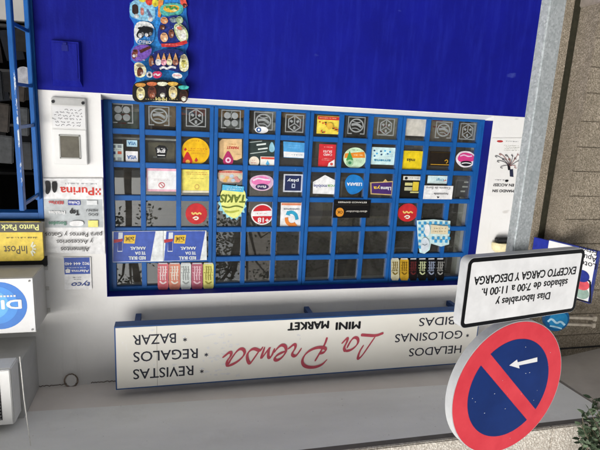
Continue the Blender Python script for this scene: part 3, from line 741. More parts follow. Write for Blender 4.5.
# ------------------------------------------------------------------ pet food panel, alarm plate
L = [('R', '#a9aeb0', 'logo_field', 43.9, 198.6, 103.3, 227.2),
     ('T', '#c2372e', 'lettering', 'Purina', 94.4, 191.7, 60.2, 190.2, .052, .02), ('Q', '#9a9a9e', 'small_print', 60, 181.5, 99, 185.5, 1)]
for i in range(3):
    for j in range(3):
        if (i + j) % 2 == 0: L.append(('R', '#c2372e', 'check', 95.6 + i * 1.75, 188.2 + j * 2.2, 97.35 + i * 1.75, 190.4 + j * 2.2))
L += [('B', '#121214', 'dog_silhouette', [(52, 181), (57.5, 181.3), (57.5, 189), (55.5, 193), (53, 191.5), (52.2, 187)]), ('B', '#121214', 'cat_silhouette', [(44.8, 180.2), (50.8, 181), (51, 190), (48.5, 194.5), (45.6, 193), (46.2, 187)]),
      ('Q', '#3a3a3d', 'small_print', 44, 180.2, 58, 182, 1),
      ('T', '#b03a3a', 'lettering', 'BEKFins', 63.8, 202.7, 49, 201.8, .021, .02), ('R', '#3b4596', 'logo_block', 68.2, 200, 80.6, 204.8), ('T', '#e4e6ee', 'lettering', 'Doko', 79.8, 202.5, 69, 202.3, .02, .02), ('R', '#cfd2d3', 'logo_block', 86.8, 200.2, 97.5, 204.6),
      ('T', '#e1e4e4', 'lettering', 'Friskies', 65.5, 212.8, 49, 211.6, .022, .02), ('T', '#18181a', 'lettering', 'Top', 79.6, 212.4, 70, 212.2, .035, .03), ('T', '#3b3d3f', 'lettering', 'DOG', 98, 214.5, 88.6, 214, .016, .01), ('T', '#3b3d3f', 'lettering', 'MENU', 97.8, 210.2, 86.5, 209.8, .016, .01),
      ('T', '#4b7d68', 'lettering', 'Bocados', 66.6, 223.5, 49, 222.5, .024, .02), ('B', '#dfe1e1', 'logo_block', [(70, 220.5), (84, 220), (84, 225.6), (70, 226)]), ('R', '#d6cf76', 'logo_block', 88.3, 220, 98.5, 226.6),
      ('T', '#3b3836', 'lettering', 'para Perros y Gatos', 102.3, 233.3, 45.7, 235.2, .030, .004), ('T', '#3b3836', 'lettering', 'y Accesorios', 93.2, 241, 57, 241.8, .030, .004), ('T', '#3b3836', 'lettering', 'Alimentos', 89.8, 248.4, 61.2, 249, .031, .004)]
pp = card('pet_food_panel', 'white pet food panel with red lettering, black dog and cat silhouettes', 'sign', WALL, ('P', [(43, 178.3), (102.6, 178.2), (105.2, 254), (46.2, 252.2)]), L, '#e3e2de', -.002, th=.006)
L = [('R', '#2d4b9c', 'blue_field', 64, 257.6, 90.3, 273.6), ('T', '#dfe5f2', 'lettering', '902 444 440', 89.4, 263.4, 65, 263.4, .020, .012), ('Q', '#b8c4e4', 'small_print', 66, 266.3, 89, 268.5, 1),
     ('T', '#e6ebf5', 'lettering', 'Alarma', 89.3, 270.8, 71.5, 270.8, .018, .02), ('P', '#e6ebf5', 'emblem', [(65.5, 269.6), (68, 268.4), (70.5, 269.4), (70, 272.6), (66, 272.6)]),
     ('Q', '#55565c', 'small_print', 72, 276.3, 82, 280, 2), ('T', '#1f3a7d', 'lettering', 'tyco', 90.3, 284, 71.5, 285, .034, .02, .25)]
card('alarm_plate', 'small white and blue alarm company plate below the pet food panel lettering', 'sign', WALL, ('P', [(63.3, 257), (90.8, 257), (92, 289), (64.6, 289.2)]), L, '#dfe0e2', -.002, th=.004)

# ------------------------------------------------------------------ signs and machine over the door
Ym = lambda x, y: at(x, y, -.05)
L = [('R', '#46443f', 'grey_band', -30, 221.5, 43.9, 231.4), ('T', '#e3d98a', 'lettering', 'Punto Pack', 39.6, 227, 2, 226.6, .038, .012), ('Q', '#5b512a', 'small_print', 4, 235.2, 39, 238.6, 1),
     ('T', '#4b4436', 'lettering', 'InPost', 28, 249, 5, 249, .052, .0)]
for k in range(5):
    a = math.radians(-60 + 30 * k); cx, cy = 36.5 - 1.5, 248.0
    L.append(('S', '#e9e2c0', 'star_ray', [(cx - 2.5 * math.cos(a), cy - 2.5 * math.sin(a)), (cx + (-6) * math.cos(a), cy - 7 * math.sin(a))][::1], .008, 0))
    L[-1] = ('S', '#e9e2c0', 'star_ray', [(31 + 2.2 * math.cos(a), cy + 2.5 * math.sin(a)), (31 + 6 * math.cos(a), cy + 8 * math.sin(a))], .010, 0)
card('parcel_sign', 'yellow parcel point sign with a dark grey band above the doorway', 'sign', Ym, ('R', -34, 221, 44.6, 259.6, .022), L, '#d9bd47', -.05, th=.02)

BY = -.28
db = tag(empty('light_box', (0, 0, 0)), 'grey-sided box sign with a blue ringed round logo over the doorway', 'sign')
bz0, bz1, bx0, bx1 = 2.552, 2.905, .82, 1.50
bxo('case', (bx0, bx1, BY, -.0, bz0, bz1), ALU, db, bev=.004)
bxo('face', (bx0 + .004, bx1 - .004, BY - .004, BY + .001, bz0 + .004, bz1 - .004), ink('#e4e6e8', .35, .03), db)
bm2_ = lambda x, y: at(x, y, BY - .005)
c = bm2_(0, 305.5); e = bm2_(27.2, 305.5); rad = c[0] - e[0]; cc = (e[0] + .150, bz0 + .172)
rad = .150
for k, (q, colr) in enumerate(((1, '#2b6fc0'), (.80, '#3b86d2'), (.6, '#57a3e2'), (.4, '#73bcec'))):
    ob('ring', prism(bmesh.new(), ell(cc[0] + .02 * k, cc[1] - .004 * k, rad * q, rad * q, 48), BY - .0046 - k * .0004, None), ink(colr, .35, .04), db)
bm = bmesh.new(); a = bm2_(21.8, 303.5); text(bm, 'DIGI', a[0], a[0] + .235, a[1] + .003, .058, BY - .0066, .03); ob('lettering', bm, ink('#eef2f6', .35, .03), db)
bm = bmesh.new()
for k in range(9): prism(bm, rrect(a[0] + .03 + k * .018, a[1] - .056, a[0] + .042 + k * .018, a[1] - .045), BY - .0066, None)
ob('small_print', bm, ink('#d9e6f2', .35), db)
bm = bmesh.new()
for z in (bz0 + .02, bz1 - .02):
    prism(bm, ell(bx0 + .022, z, .006, .006, 10), BY - .008, BY - .003)
ob('screw', bm, ink('#8a8a88', .4), db)
bm = bmesh.new()
for z in (bz0 + .03, bz0 + .17, bz1 - .03): box(bm, bx0 - .02, bx0 + .001, -.006, .004, z - .012, z + .012)
ob('lug', bm, ALU, db)

ac = tag(empty('air_conditioner', (0, 0, 0)), 'white air conditioner casing with black grille set in the bulkhead over the door', 'air conditioner')
AY0 = -.50; ax0 = .912
bxo('casing', (ax0, 1.75, AY0, -.362, 3.025, 3.385), WHITEM, ac, bev=.006)
bxo('front_frame', (ax0 + .004, 1.745, AY0 - .012, AY0 + .001, 3.03, 3.38), WHITEM, ac, bev=.004)
bxo('grille', (ax0 + .060, 1.70, AY0 - .0135, AY0 - .010, 3.06, 3.345), BLACK, ac)
bm = bmesh.new()
for k in range(14): box(bm, ax0 + .063, 1.70, AY0 - .020, AY0 - .0132, 3.066 + k * .0205, 3.072 + k * .0205)
for k in range(10): box(bm, ax0 + .07 + k * .09, ax0 + .076 + k * .09, AY0 - .019, AY0 - .0137, 3.062, 3.344)
ob('louvre', bm, m_plain('grey louvre', (.12, .12, .12), (.2, .2, .2), 9, .5), ac)
bm = bmesh.new(); pts = [at(19.5, 357, -.52), at(21, 368, -.53), at(24, 398, -.57), at(31.5, 452, -.66), at(36, 490, -.72)]
ys = [-.515, -.53, -.57, -.66, -.72]; prev = None
for (x, z), y in zip(pts, ys):
    ring = [bm.verts.new((x + .0032 * math.cos(k * math.pi / 4), y + .0032 * math.sin(k * math.pi / 4), z)) for k in range(8)]
    if prev:
        for k in range(8): bm.faces.new((prev[k], prev[(k + 1) % 8], ring[(k + 1) % 8], ring[k]))
    prev = ring
tag(ob('cable', bm, ink('#d8d6d0', .5)), 'thin white cable hanging past the air conditioner casing', 'cable')

# ------------------------------------------------------------------ the ice cream board
YB = -.004
IB = lambda x, y: at(x, y, YB)
SP = 'small_print'
L = [
 ('P', '#2a7fc8', 'field', [(137, -6), (184, -6), (184, 82), (137, 84)]),
 ('B', '#7fb3dc', 'card', [(129.5, 4), (136, -1), (154, 2), (156, 18), (151, 22), (136, 19.5), (129.5, 16)]), ('R', '#33241f', 'choc_bar', 132, 4, 138.5, 15, .02), ('R', '#b87a72', 'pink_bar', 140.5, 7.5, 144, 15.5, .015), ('P', '#5a6a92', 'cone', [(148, 9), (152.5, 17), (150, 20), (146.5, 10)]), ('C', '#c9d4dc', 'scoop', 134, 14, 139, 18.5), ('C', '#e2e6ea', 'scoop', 148, 17, 153, 22),
 ('C', '#b9b13e', 'ball', 138, -6, 146.5, 3), ('C', '#c0392f', 'ball', 145.5, -3, 153, 6), ('C', '#cdbf3c', 'ball', 152, -1, 158.5, 7.5), ('C', '#4f8f44', 'ball', 157, -5, 164, 3),
 ('P', '#c97f3f', 'stick', [(158.5, 0), (163.5, 1), (160.5, 18), (157.8, 17)]), ('P', '#c94e3f', 'stick', [(179, -4), (184, -5), (187.5, 6), (184.5, 8.5), (181, 6)]), ('C', '#5a2420', 'stick_tip', 182.5, 3.5, 187, 8),
 ('B', '#4fa39a', 'logo_card', [(160, 4), (182, 3), (184, 12), (176, 17), (160, 16)]), ('B', '#d9a03a', 'logo_swash', [(164, 6), (178, 5), (180, 10), (172, 13.5), (163, 11)]), ('S', '#3f8a4a', 'logo_mark', [(166, 8), (169, 6.5), (171, 10), (174, 7), (177, 9.5)], .012),
 ('B', '#cfe0ec', 'card', [(134, 22), (150, 21.5), (155.5, 30), (154, 42), (146, 45.5), (134.5, 44)]), ('B', '#2a6fae', 'card_blue', [(146, 30), (155, 27), (155, 40), (148, 44.5), (136, 44), (140, 38)]),
 ('B', '#16181c', 'cookie', [(137, 33), (143, 26), (146, 27), (144, 38), (140, 39), (136.5, 37)]), ('B', '#16181c', 'cookie', [(144, 27), (149, 27), (154, 30), (150, 38), (145, 37)]), ('C', '#e8ecef', 'cream', 138.3, 33.5, 142.3, 38.5), ('C', '#dfe7ee', 'cream', 145, 33.5, 148.5, 37.5), (('T'), '#dfe9f2', 'lettering', 'OREO', 151.5, 42.3, 139, 42.6, .017, .01),
 ('B', '#1f2f78', 'round_card', [(158, 30), (162, 20), (174, 15), (184, 18), (188.5, 30), (187.5, 44), (178, 48.5), (163, 48), (157.5, 40)]), ('C', '#c98a5c', 'bun', 160.5, 17.5, 168, 25), ('C', '#d9a077', 'bun', 160.5, 33, 168, 43), ('C', '#5a3324', 'bean', 160, 25.5, 165, 31), ('C', '#7a4a38', 'bean', 168.5, 30, 174, 39), ('C', '#6a7c84', 'bean', 170, 18, 177, 24), ('C', '#9ab08a', 'leaf', 176, 17, 183, 25),
 ('B', '#a9b98a', 'melon_rim', [(173, 26), (179, 23.5), (187, 30), (188.5, 40), (183, 45), (176, 38)]), ('B', '#dcd8bd', 'melon', [(175, 28), (179, 25.5), (185.5, 31), (187, 40), (182, 42.5), (177, 36)]), ('P', '#b86a58', 'melon_heart', [(176.5, 28), (181, 27), (182, 31), (178, 30.5)]),
 ('P', '#b8302f', 'red_ribbon', [(161, 44.5), (175, 44), (186, 41), (187.5, 44), (176, 47.5), (162, 47.8)]), ('Q', '#e6c8c8', SP, 163, 44.3, 183, 47, 1),
 ('B', '#6a4aa0', 'purple_card', [(131, 54), (135, 46.5), (146, 45), (152.5, 48), (151, 56), (142, 62.5), (133, 62)]), ('P', '#4a2420', 'choc_bar', [(139.5, 51), (150, 46.5), (151.5, 49), (141, 54)]), ('B', '#6b352b', 'choc_bar', [(132.5, 53), (137, 49), (139, 53), (135.5, 60), (132.5, 58.5)]), ('C', '#e4dcd8', 'cream', 133, 55, 136, 58), ('Q', '#d9cdec', SP, 137, 59, 146, 62, 1),
 ('B', '#182463', 'navy_card', [(148, 62), (153, 52), (168, 49), (183, 51), (188.5, 62), (188.5, 72), (180, 73.5), (168, 70), (152, 72)]), ('B', '#7a4a34', 'cone', [(149, 60), (152, 55), (154.5, 62), (152, 67.5), (149.5, 66)]),
]
for k, (x, c1) in enumerate(((158.5, '#d8e2ee'), (164, '#d98a9a'), (169.5, '#e0c9a2'), (175.5, '#8c5a48'))):
    L += [('P', '#b98a5a', 'cone', [(x - 2.2, 60.5), (x + 2.2, 60.5), (x, 53.5)]), ('B', c1, 'cone_top', [(x - 2.8, 60), (x + 2.8, 60), (x + 2.8, 65), (x, 66.5), (x - 2.8, 65)])]
L += [('B', '#d9cfa6', 'tub', [(179.5, 60), (184, 53.5), (188, 60), (188.6, 70), (184, 73), (179, 70)]), ('C', '#b5ad5e', 'tub_core', 181, 60, 186.5, 69), ('S', '#e6ebf5', 'logo_mark', [(160, 69.5), (164, 67.5), (167, 69.8), (171, 67.2), (176, 68.6)], .013),
 ('B', '#dcc9a4', 'sandwich', [(135, 63.5), (142, 63), (147.8, 70), (145, 78), (136, 78), (134.8, 70)]), ('B', '#5a2c20', 'filling', [(138, 68.5), (142, 67.5), (144.5, 73), (141, 77), (137.5, 76.5)]),
 ('C', '#e1e6ea', 'cream', 146.8, 72, 153, 78.5), ('C', '#3a2a2c', 'cream_core', 148.5, 74, 151.5, 77), ('B', '#b8305a', 'pink_logo', [(152.5, 72.5), (160, 71.5), (163, 75), (159.5, 79), (153.5, 78.5)]), ('S', '#e8c8d4', 'logo_mark', [(154, 76), (156, 74), (158, 76.5), (160.5, 74.5)], .008),
 ('C', '#e8edf2', 'oval_logo', 172, 73.2, 182, 79.4), ('T', '#c0363a', 'lettering', 'Nestlé', 180.6, 76.1, 173.4, 76.1, .011, .01),
 ('B', '#15120f', 'black_card', [(133, 92), (134, 84), (142, 81.5), (160, 79.5), (178, 82.5), (188, 88), (188.7, 96), (185, 102.5), (160, 100.5), (140, 103), (133.5, 100)])]
for k, (x, y, c1, c2) in enumerate(((141.3, 93.5, '#d8c48e', '#b9853f'), (152.5, 92.5, '#5c2f22', '#b9653f'), (162.7, 92.5, '#241d24', '#d9d4b4'), (173, 92.5, '#d9bd86', '#c9a24a'), (183.5, 96, '#3d221c', '#3fa39a'))):
    L += [('B', c1, 'ice_bar', [(x - 4, y - 4), (x, y - 6.5), (x + 4, y - 4), (x + 4.2, y + 4), (x, y + 7.5), (x - 4.2, y + 4)]), ('C', '#e0d6bf' if k != 1 else '#9a5a40', 'bite', x - 2.3, y + .5, x + 2.3, y + 5.5), ('B', c2, 'ribbon', [(x - 6, y - 9.5), (x + 1, y - 10.3), (x + 6, y - 8.8), (x + 3, y - 6), (x - 4, y - 6.2)])]
L += [('T', '#cfc07e', 'lettering', 'MMM', 167, 99.2, 156, 99, .020, .02), ('Q', '#bfae70', SP, 146, 98.3, 155, 100.6, 1), ('Q', '#bfae70', SP, 169, 98.3, 178, 100.6, 1)]
L2 = []
for ly in L:
    L2.append(ly)
    if ly[0] in 'BC' and ly[2] not in ('card', 'field', 'black_card', 'navy_card', 'round_card', 'purple_card', 'card_blue', 'oval_logo', 'ribbon', 'pink_logo', 'logo_card', 'ball'):
        if ly[0] == 'C': x0_, y0_, x1_, y1_ = ly[3:7]
        else: xs2 = [p[0] for p in ly[3]]; ys2 = [p[1] for p in ly[3]]; x0_, x1_, y0_, y1_ = min(xs2), max(xs2), min(ys2), max(ys2)
        w2, h2 = abs(x1_ - x0_), abs(y1_ - y0_)
        if w2 > 3 and h2 > 3:
            c = [int(ly[1][i:i + 2], 16) for i in (1, 3, 5)]; up = '#%02x%02x%02x' % tuple(int(v + (255 - v) * .42) for v in c); dn = '#%02x%02x%02x' % tuple(int(v * .62) for v in c)
            L2.append(('C', dn, 'print_tone', x0_ + w2 * .15, y0_ + h2 * .10, x0_ + w2 * .75, y0_ + h2 * .34)); L2.append(('C', up, 'print_tone', x0_ + w2 * .5, y0_ + h2 * .5, x0_ + w2 * .82, y0_ + h2 * .82))
    if ly[2] in ('navy_card', 'round_card', 'card_blue'):
        rg = random.Random(len(L2)); x0_, x1_ = min(p[0] for p in ly[3]) + 4, max(p[0] for p in ly[3]) - 4; y0_, y1_ = min(p[1] for p in ly[3]) + 4, max(p[1] for p in ly[3]) - 4
        for k in range(14):
            x, y, q = rg.uniform(x0_, x1_), rg.uniform(y0_, y1_), rg.uniform(.4, 1.3); L2.append(('C', rg.choice(('#4a6ab8', '#7fb0dc', '#d9e2ea', '#8a3f6a', '#c9925a', '#2f57a0')), 'sparkle', x, y, x + q, y + q))
L = L2
ice = card('ice_cream_board', 'die-cut ice cream price board hanging down the blue dado over the window edge', 'board', IB,
     ('P', [(135, -14), (186, -14), (186.6, 14), (188.8, 28), (188.3, 46), (186, 51), (188.8, 62), (188, 75), (184.5, 80), (188.9, 90), (186, 102), (160, 100), (140, 102.8), (133.4, 99), (133, 86), (136, 81), (134, 70), (135, 64), (131, 60), (131, 50), (134.2, 45), (134, 24), (129.6, 17), (129.8, 3), (135, 0)]), L, '#1c63b4', YB, th=.004, var=.38)

# ------------------------------------------------------------------ stickers on the window
def cellbox(c, r):
    return XI[c + 1], XI[c], ZI[r], ZI[r + 1]
GP = 'grey vinyl food pictograms in the bottom row of panes'
def picto(px, py, kind, lab):
    cx, cz = at(px, py + 2, .124); s = .064; root = empty('pictogram_sticker', (cx, .1248, cz)); tag(root, lab, 'sticker', GP)
    g = ink('#868a8a', .6); bm = bmesh.new(); w_ = .007
    for p in ([(-s * .55, s), (-s, s), (-s, -s), (s, -s), (s, s), (s * .55, s)],) if kind != 'cube' else ([(-s, s), (-s, -s), (s, -s), (s, s), (-s, s - .0001)],):
        q = [(x, z * .93) for x, z in p]
        for a, b_ in zip(q, q[1:]):
            dx, dz = b_[0] - a[0], b_[1] - a[1]
            if abs(dx) > abs(dz): prism(bm, rrect(min(a[0], b_[0]) - w_ / 2, a[1] - w_ / 2, max(a[0], b_[0]) + w_ / 2, a[1] + w_ / 2), -.0006, None)
            else: prism(bm, rrect(a[0] - w_ / 2, min(a[1], b_[1]) + w_ / 2, a[0] + w_ / 2, max(a[1], b_[1]) - w_ / 2), -.0006, None)
    ob('bracket', bm, g, root); bm = bmesh.new()
    if kind == 'clover':
        for dx in (-1, 1):
            for dz in (-1, 1): prism(bm, ell(dx * .026, dz * .025, .023, .0225, 20), -.0008, None)
        stroke(bm, [(-.004, -.004), (.006, -.03), (-.006, -.055)], .004, -.0011)
    elif kind == 'bun':
        stroke(bm, ell(0, 0, .052, .046, 30) + [(.052, .001)], .010, -.0008)
        stroke(bm, smooth([(-.04, .012), (-.005, -.012), (.04, -.004)]), .018, -.0014); stroke(bm, smooth([(-.03, -.026), (.0, -.02), (.034, -.03)]), .006, -.0018); stroke(bm, smooth([(-.03, .034), (.0, .018), (.034, .022)]), .006, -.0022)
    else:
        hx = [(.05 * math.sin(math.radians(a)), .055 * math.cos(math.radians(a))) for a in range(0, 361, 60)]
        stroke(bm, hx, .009, -.0008)
        for k in (1, 3, 5): stroke(bm, [(0, 0), hx[k]], .007, -.0012 - k * .0001)
        for k in (0, 2, 4): stroke(bm, [(hx[k][0] * .35, hx[k][1] * .35), (hx[k][0] * .75, hx[k][1] * .75)], .016, -.0016 - k * .0001)
    ob('icon', bm, g, root)
picto(122.3, 111.5, 'clover', 'grey four-circle pictogram in the corner pane nearest the letter box')
picto(159, 114, 'bun', 'grey bun pictogram in the same column as the black hexagon badge')
picto(196, 115.5, 'cube', 'grey cube pictogram in the same column as the yellow disc sticker')
picto(231, 117.3, 'clover', 'grey four-circle pictogram in the same column as the beige box sticker')
picto(263.5, 119, 'bun', 'grey bun pictogram beside the rolled white paper, same column as the dark green notice')
picto(294.5, 121.5, 'cube', 'grey cube pictogram in the same column as the blue and white card')
picto(356.5, 123.5, 'bun', 'grey framed bun pictogram in the same column as the green and orange disc')
picto(386, 125, 'cube', 'faint grey cube pictogram in the same column as the pale blue card')
picto(443.5, 128, 'bun', 'faint grey bun pictogram in the same column as the dark gold-lined card')
picto(467.5, 129.5, 'cube', 'faint grey cube pictogram in the last pane, same column as the pink lips sticker')

def stk(label, shape, layers, color, m=GL, Y=.1245, name='window_sticker', cat='sticker', group=None, th=.0008):
    return card(name, label, cat, m, shape, layers, color, Y, group, th=th, rough=.35)
Rr = 'R'
stk('yellow and red flyer with a red header in the bottom row of panes', ('R', 317.5, 115.6, 340, 134.5), [('R', '#b5322c', 'header', 318, 116, 339.5, 120.5), ('Q', '#e8d6a0', 'small_print', 320, 116.8, 338, 119.6, 1)] + [('C', ('#b5322c', '#3a3020', '#c98a1e')[k % 3], 'dot', x, y, x + 1.6, y + 1.5) for k, (x, y) in enumerate([(319 + (k * 7.3) % 19, 121 + (k * 4.1) % 11) for k in range(26)])] + [('B', '#caa23a', 'emblem', [(326, 123), (332, 122.5), (333, 128), (327, 130)])], '#d8c34a')
stk('plain off-white paper taped inside a bottom row pane', ('R', 404, 117.5, 426.5, 136.5), [('Q', '#b9b7ae', 'small_print', 408, 121, 422, 131, 3)], '#b9b6ad', name='paper_sheet', cat='paper')
stk('white and blue oval sticker with rolled white end beside a bun pictogram', ('C', 255, 126.2, 268, 133.6), [('C', '#35598a', 'blue_dot', 256.3, 127.2, 261.2, 132.4), ('C', '#dfe6ee', 'ring', 257.8, 128.6, 259.8, 131)], '#dcdcd8')
F = []
for i in range(2):
    for j in range(3): F.append(('R', (('#5d6b70', '#7d858a'), ('#2d3a68', '#b5583c'), ('#6a7378', '#8a9296'))[j][i], 'flag', 111.6 + i * 6, 145 + j * 6.2, 115.6 + i * 6, 148 + j * 6.2))
stk('small pale card with a grid of payment flags in the end column', ('R', 109.3, 143.6, 123.6, 162.8), F + [('Q', '#7d8488', 'small_print', 111, 148.6, 122, 150.8, 1), ('Q', '#7d8488', 'small_print', 111, 159.8, 122, 162, 1)], '#c3cfc9')
stk('small pale blue payment card sticker beside the flag card', ('R', 126.6, 140, 137.3, 146.8), [('T', '#2f6a9c', 'lettering', 'VISA', 136, 143.3, 128, 143.3, .022, .02)], '#a9c9d6')
stk('white square payment sticker with blue letters beside the flag card', ('R', 125.6, 151, 138, 163), [('T', '#24589a', 'lettering', 'VISA', 136.6, 157.3, 127, 157.2, .026, .02)], '#dfe4e8')
stk('black hexagon badge sticker with pale letters', ('P', [(155, 148), (159, 145.2), (165, 145.8), (167.6, 149), (165.6, 157.5), (157.2, 157.8)]), [('Q', '#c9c9c9', 'small_print', 157, 147.4, 165.5, 149.6, 1), ('T', '#d4d4d4', 'lettering', 'gng', 165.5, 152.2, 157, 152, .024, .02), ('R', '#c9c9c9', 'band', 157.6, 154.7, 165, 155.9)], '#17181a')
stk('large yellow disc sticker with red drops', ('C', 181.6, 137.4, 209.4, 165), [('Q', '#8a2a1e', 'small_print', 191, 139.8, 200, 142, 1), ('Q', '#a83a1e', 'small_print', 188, 147.5, 207, 152, 2), ('Q', '#b8702a', 'small_print', 191, 152.4, 206, 154.5, 1), ('B', '#b3262a', 'red_drop', [(187.3, 150.5), (184.5, 156), (182, 161.5), (184, 165), (190.5, 165), (193, 161.5), (190.3, 156)]), ('C', '#e0a548', 'drop_core', 185.6, 159.6, 190, 164), ('P', '#b3262a', 'small_drop', [(196, 157.5), (194.5, 160.5), (196, 162), (197.8, 160.5)]), ('P', '#b3262a', 'small_drop', [(185.2, 147.5), (184, 149.6), (185.2, 151), (186.6, 149.6)])], '#d9a816')
stk('beige box-shaped sticker with red letters and a magenta drop', ('P', [(219.2, 141.6), (222.2, 139), (241.8, 139), (241.8, 158), (237, 160.2), (222.6, 159.6), (219.2, 157)]), [('P', '#b99a70', 'box_side', [(219.2, 141.6), (222.2, 139), (223.6, 140), (223.6, 158.6), (222.6, 159.6), (219.2, 157)]), ('Q', '#a3672f', 'small_print', 228, 143, 236, 145.4, 1), ('T', '#a8232c', 'lettering', 'MARKET', 238.6, 147.8, 226.6, 147.6, .019, .02), ('Q', '#8f6a44', 'small_print', 235, 153.6, 240.5, 155, 1), ('B', '#a02a5c', 'magenta_drop', [(228, 149.8), (224.8, 155), (222.4, 160.6), (224.6, 165.4), (231.5, 165.4), (233.8, 160.6), (231.4, 155)]), ('C', '#dcb8c8', 'drop_ring', 225.4, 157.2, 230.9, 163), ('C', '#a02a5c', 'drop_core', 226.9, 158.8, 229.4, 161.4)], '#cfae80')
stk('dark green notice with white slanted lines and a pale drop', ('R', 248.6, 140.4, 275.6, 167.6), [('P', '#c9d0cc', 'white_bar', [(256.5, 144.2), (266, 143), (266, 144.6), (256.5, 145.8)]), ('P', '#c9d0cc', 'white_bar', [(258, 148.6), (267.6, 147.4), (267.6, 148.8), (258, 150)]), ('P', '#aab4b0', 'white_bar', [(250, 153.2), (267, 151), (267, 151.8), (250, 154)]), ('P', '#aab4b0', 'white_bar', [(249.5, 142), (262, 140.8), (262, 141.4), (249.5, 142.7)]), ('B', '#86b3c0', 'drop', [(271.8, 140.8), (269, 146), (269.2, 151), (272, 152.6), (274.8, 150.6), (274.4, 146)]), ('C', '#d8cdbb', 'cream_disc', 249, 156.2, 259, 166.8), ('Q', '#b5615a', 'small_print', 251, 159, 257, 164, 2), ('R', '#dcd8d0', 'label', 260.4, 156.4, 275, 167), ('R', '#c44a3c', 'label_band', 261, 157, 274.4, 159.4), ('P', '#4f9ac0', 'label_drop', [(267.5, 160), (265.5, 164), (267.5, 165.6), (269.5, 164)])], '#2f3a38')
stk('blue and white card sticker with a curled corner', ('P', [(283.3, 141.3), (305, 143), (304.6, 158.4), (283.6, 157.4)]), [('P', '#d6dcde', 'white_band', [(283.6, 151.5), (304.8, 152.6), (304.6, 158), (283.8, 157)]), ('Q', '#5f7f94', 'small_print', 292, 153.4, 303, 156.4, 1), ('Q', '#7fb4d8', 'small_print', 287, 144.5, 301, 149, 2)], '#4a93c6')
stk('red booklet sticker with white lettering and turned page corner', ('R', 319.4, 144, 334.6, 166.8), [('Q', '#e3b6b0', 'small_print', 323, 146, 333, 148.4, 1), ('T', '#ecdad6', 'lettering', 'SUSI', 332, 151.6, 323.4, 151.4, .016, .01), ('T', '#ecdad6', 'lettering', 'CARD', 332, 154.8, 323.4, 154.6, .016, .01), ('Q', '#e3a6a0', 'small_print', 322, 157.6, 332.5, 161, 2), ('P', '#e2e0de', 'page_corner', [(334.4, 159.4), (334.4, 166.6), (327.4, 166.6), (328.6, 163)]), ('C', '#b5453f', 'seal', 330, 162.6, 332.8, 165.4)], '#bf3036')
stk('round pale green disc sticker with an orange band and green drop', ('C', 344.2, 147, 365.4, 168.8), [('P', '#cf7f2c', 'orange_band', [(345, 153.4), (364.4, 151.8), (365.2, 157.8), (344.4, 158)]), ('Q', '#e8cfa4', 'small_print', 352, 153.6, 363, 156.6, 1), ('Q', '#6f9a6a', 'small_print', 351, 159.4, 362, 162.6, 2), ('P', '#3d8c45', 'green_drop', [(349.6, 150.6), (346, 160), (349, 163), (353, 160)]), ('C', '#8fb48f', 'ring', 346.4, 159.4, 353, 166.2), ('C', '#3d7c55', 'ring_core', 348.2, 161.2, 351.2, 164.4), ('Q', '#4d8a55', 'small_print', 351, 149, 360, 151.2, 1)], '#b9d3b4')
stk('pale blue card with tiny dark and blue figures', ('R', 372, 147, 394, 165), [('C', ('#2b4a6a', '#3f9acb', '#2f6f9f')[k % 3], 'dot', x, y, x + 1.8, y + 1.8) for k, (x, y) in enumerate(((373.5, 149.6), (376, 152.6), (373.6, 155), (380, 150.4), (384, 150), (386.6, 153), (380.4, 153.6), (389, 151)))][:] + [('T', '#2a7fa8', 'lettering', 'amena', 390.4, 160.8, 373.6, 160.6, .019, .02), ('Q', '#8fb3c4', 'small_print', 385, 153.6, 393, 157.4, 2)], '#bcdbe4')
stk('yellow square card with dark lettering near the middle', ('R', 403.6, 150.6, 423, 170.6), [('T', '#3a3322', 'lettering', 'más', 415, 160.4, 406.6, 160.2, .026, .03), ('Q', '#8a7a2c', 'small_print', 407, 151.8, 421, 153.4, 1)], '#d8bd22')
stk('dark card with a thin gold line and gold numeral', ('R', 430, 151, 451.8, 166.6), [('R', '#b98d2c', 'gold_line', 430.6, 164, 449, 165.2), ('S', '#b98d2c', 'gold_mark', [(444.6, 161), (446.6, 159.4), (448, 161.4), (446, 163.4)], .007), ('R', '#5c4a1c', 'gold_hairline', 431, 152.2, 451, 152.7)], '#231d17')
stk('pink lips-shaped sticker with white edge in the last column', ('B', [(454.6, 159), (459, 152), (465, 150.8), (472, 152), (477.4, 158.6), (473, 165.6), (466, 168), (459.4, 166.4)]), [('B', '#c43b7c', 'pink_lip', [(457, 158), (461, 152.8), (467, 152.4), (474, 155), (474.4, 161), (468, 162), (459, 162)]), ('B', '#1d1c22', 'dark_mouth', [(459.6, 162), (466, 160.4), (472.6, 162), (470, 166), (462, 166)]), ('S', '#e6d8e0', 'teeth', [(461.5, 163.4), (466, 162.6), (471, 163.6)], .008), ('S', '#e8b4cf', 'shine', [(460, 156), (464, 154.6), (468, 156.6), (472, 156)], .010)], '#d9d3d8')
stk('white notice with pink edge and a no-smoking ring', ('R', 146.4, 168.2, 177.2, 191.6), [('R', '#e2dcda', 'white_field', 147.8, 170.6, 176.2, 189.6), ('Q', '#9a8286', 'small_print', 152, 178.4, 171, 181, 2), ('C', '#b5656a', 'ring', 158.4, 182, 165, 188.2), ('C', '#e2dcda', 'ring_field', 159.4, 183, 164, 187.3), ('P', '#b5656a', 'ring_bar', [(159.8, 183.4), (160.6, 183), (164, 186.6), (163.2, 187.2)])], '#d9a5b4')
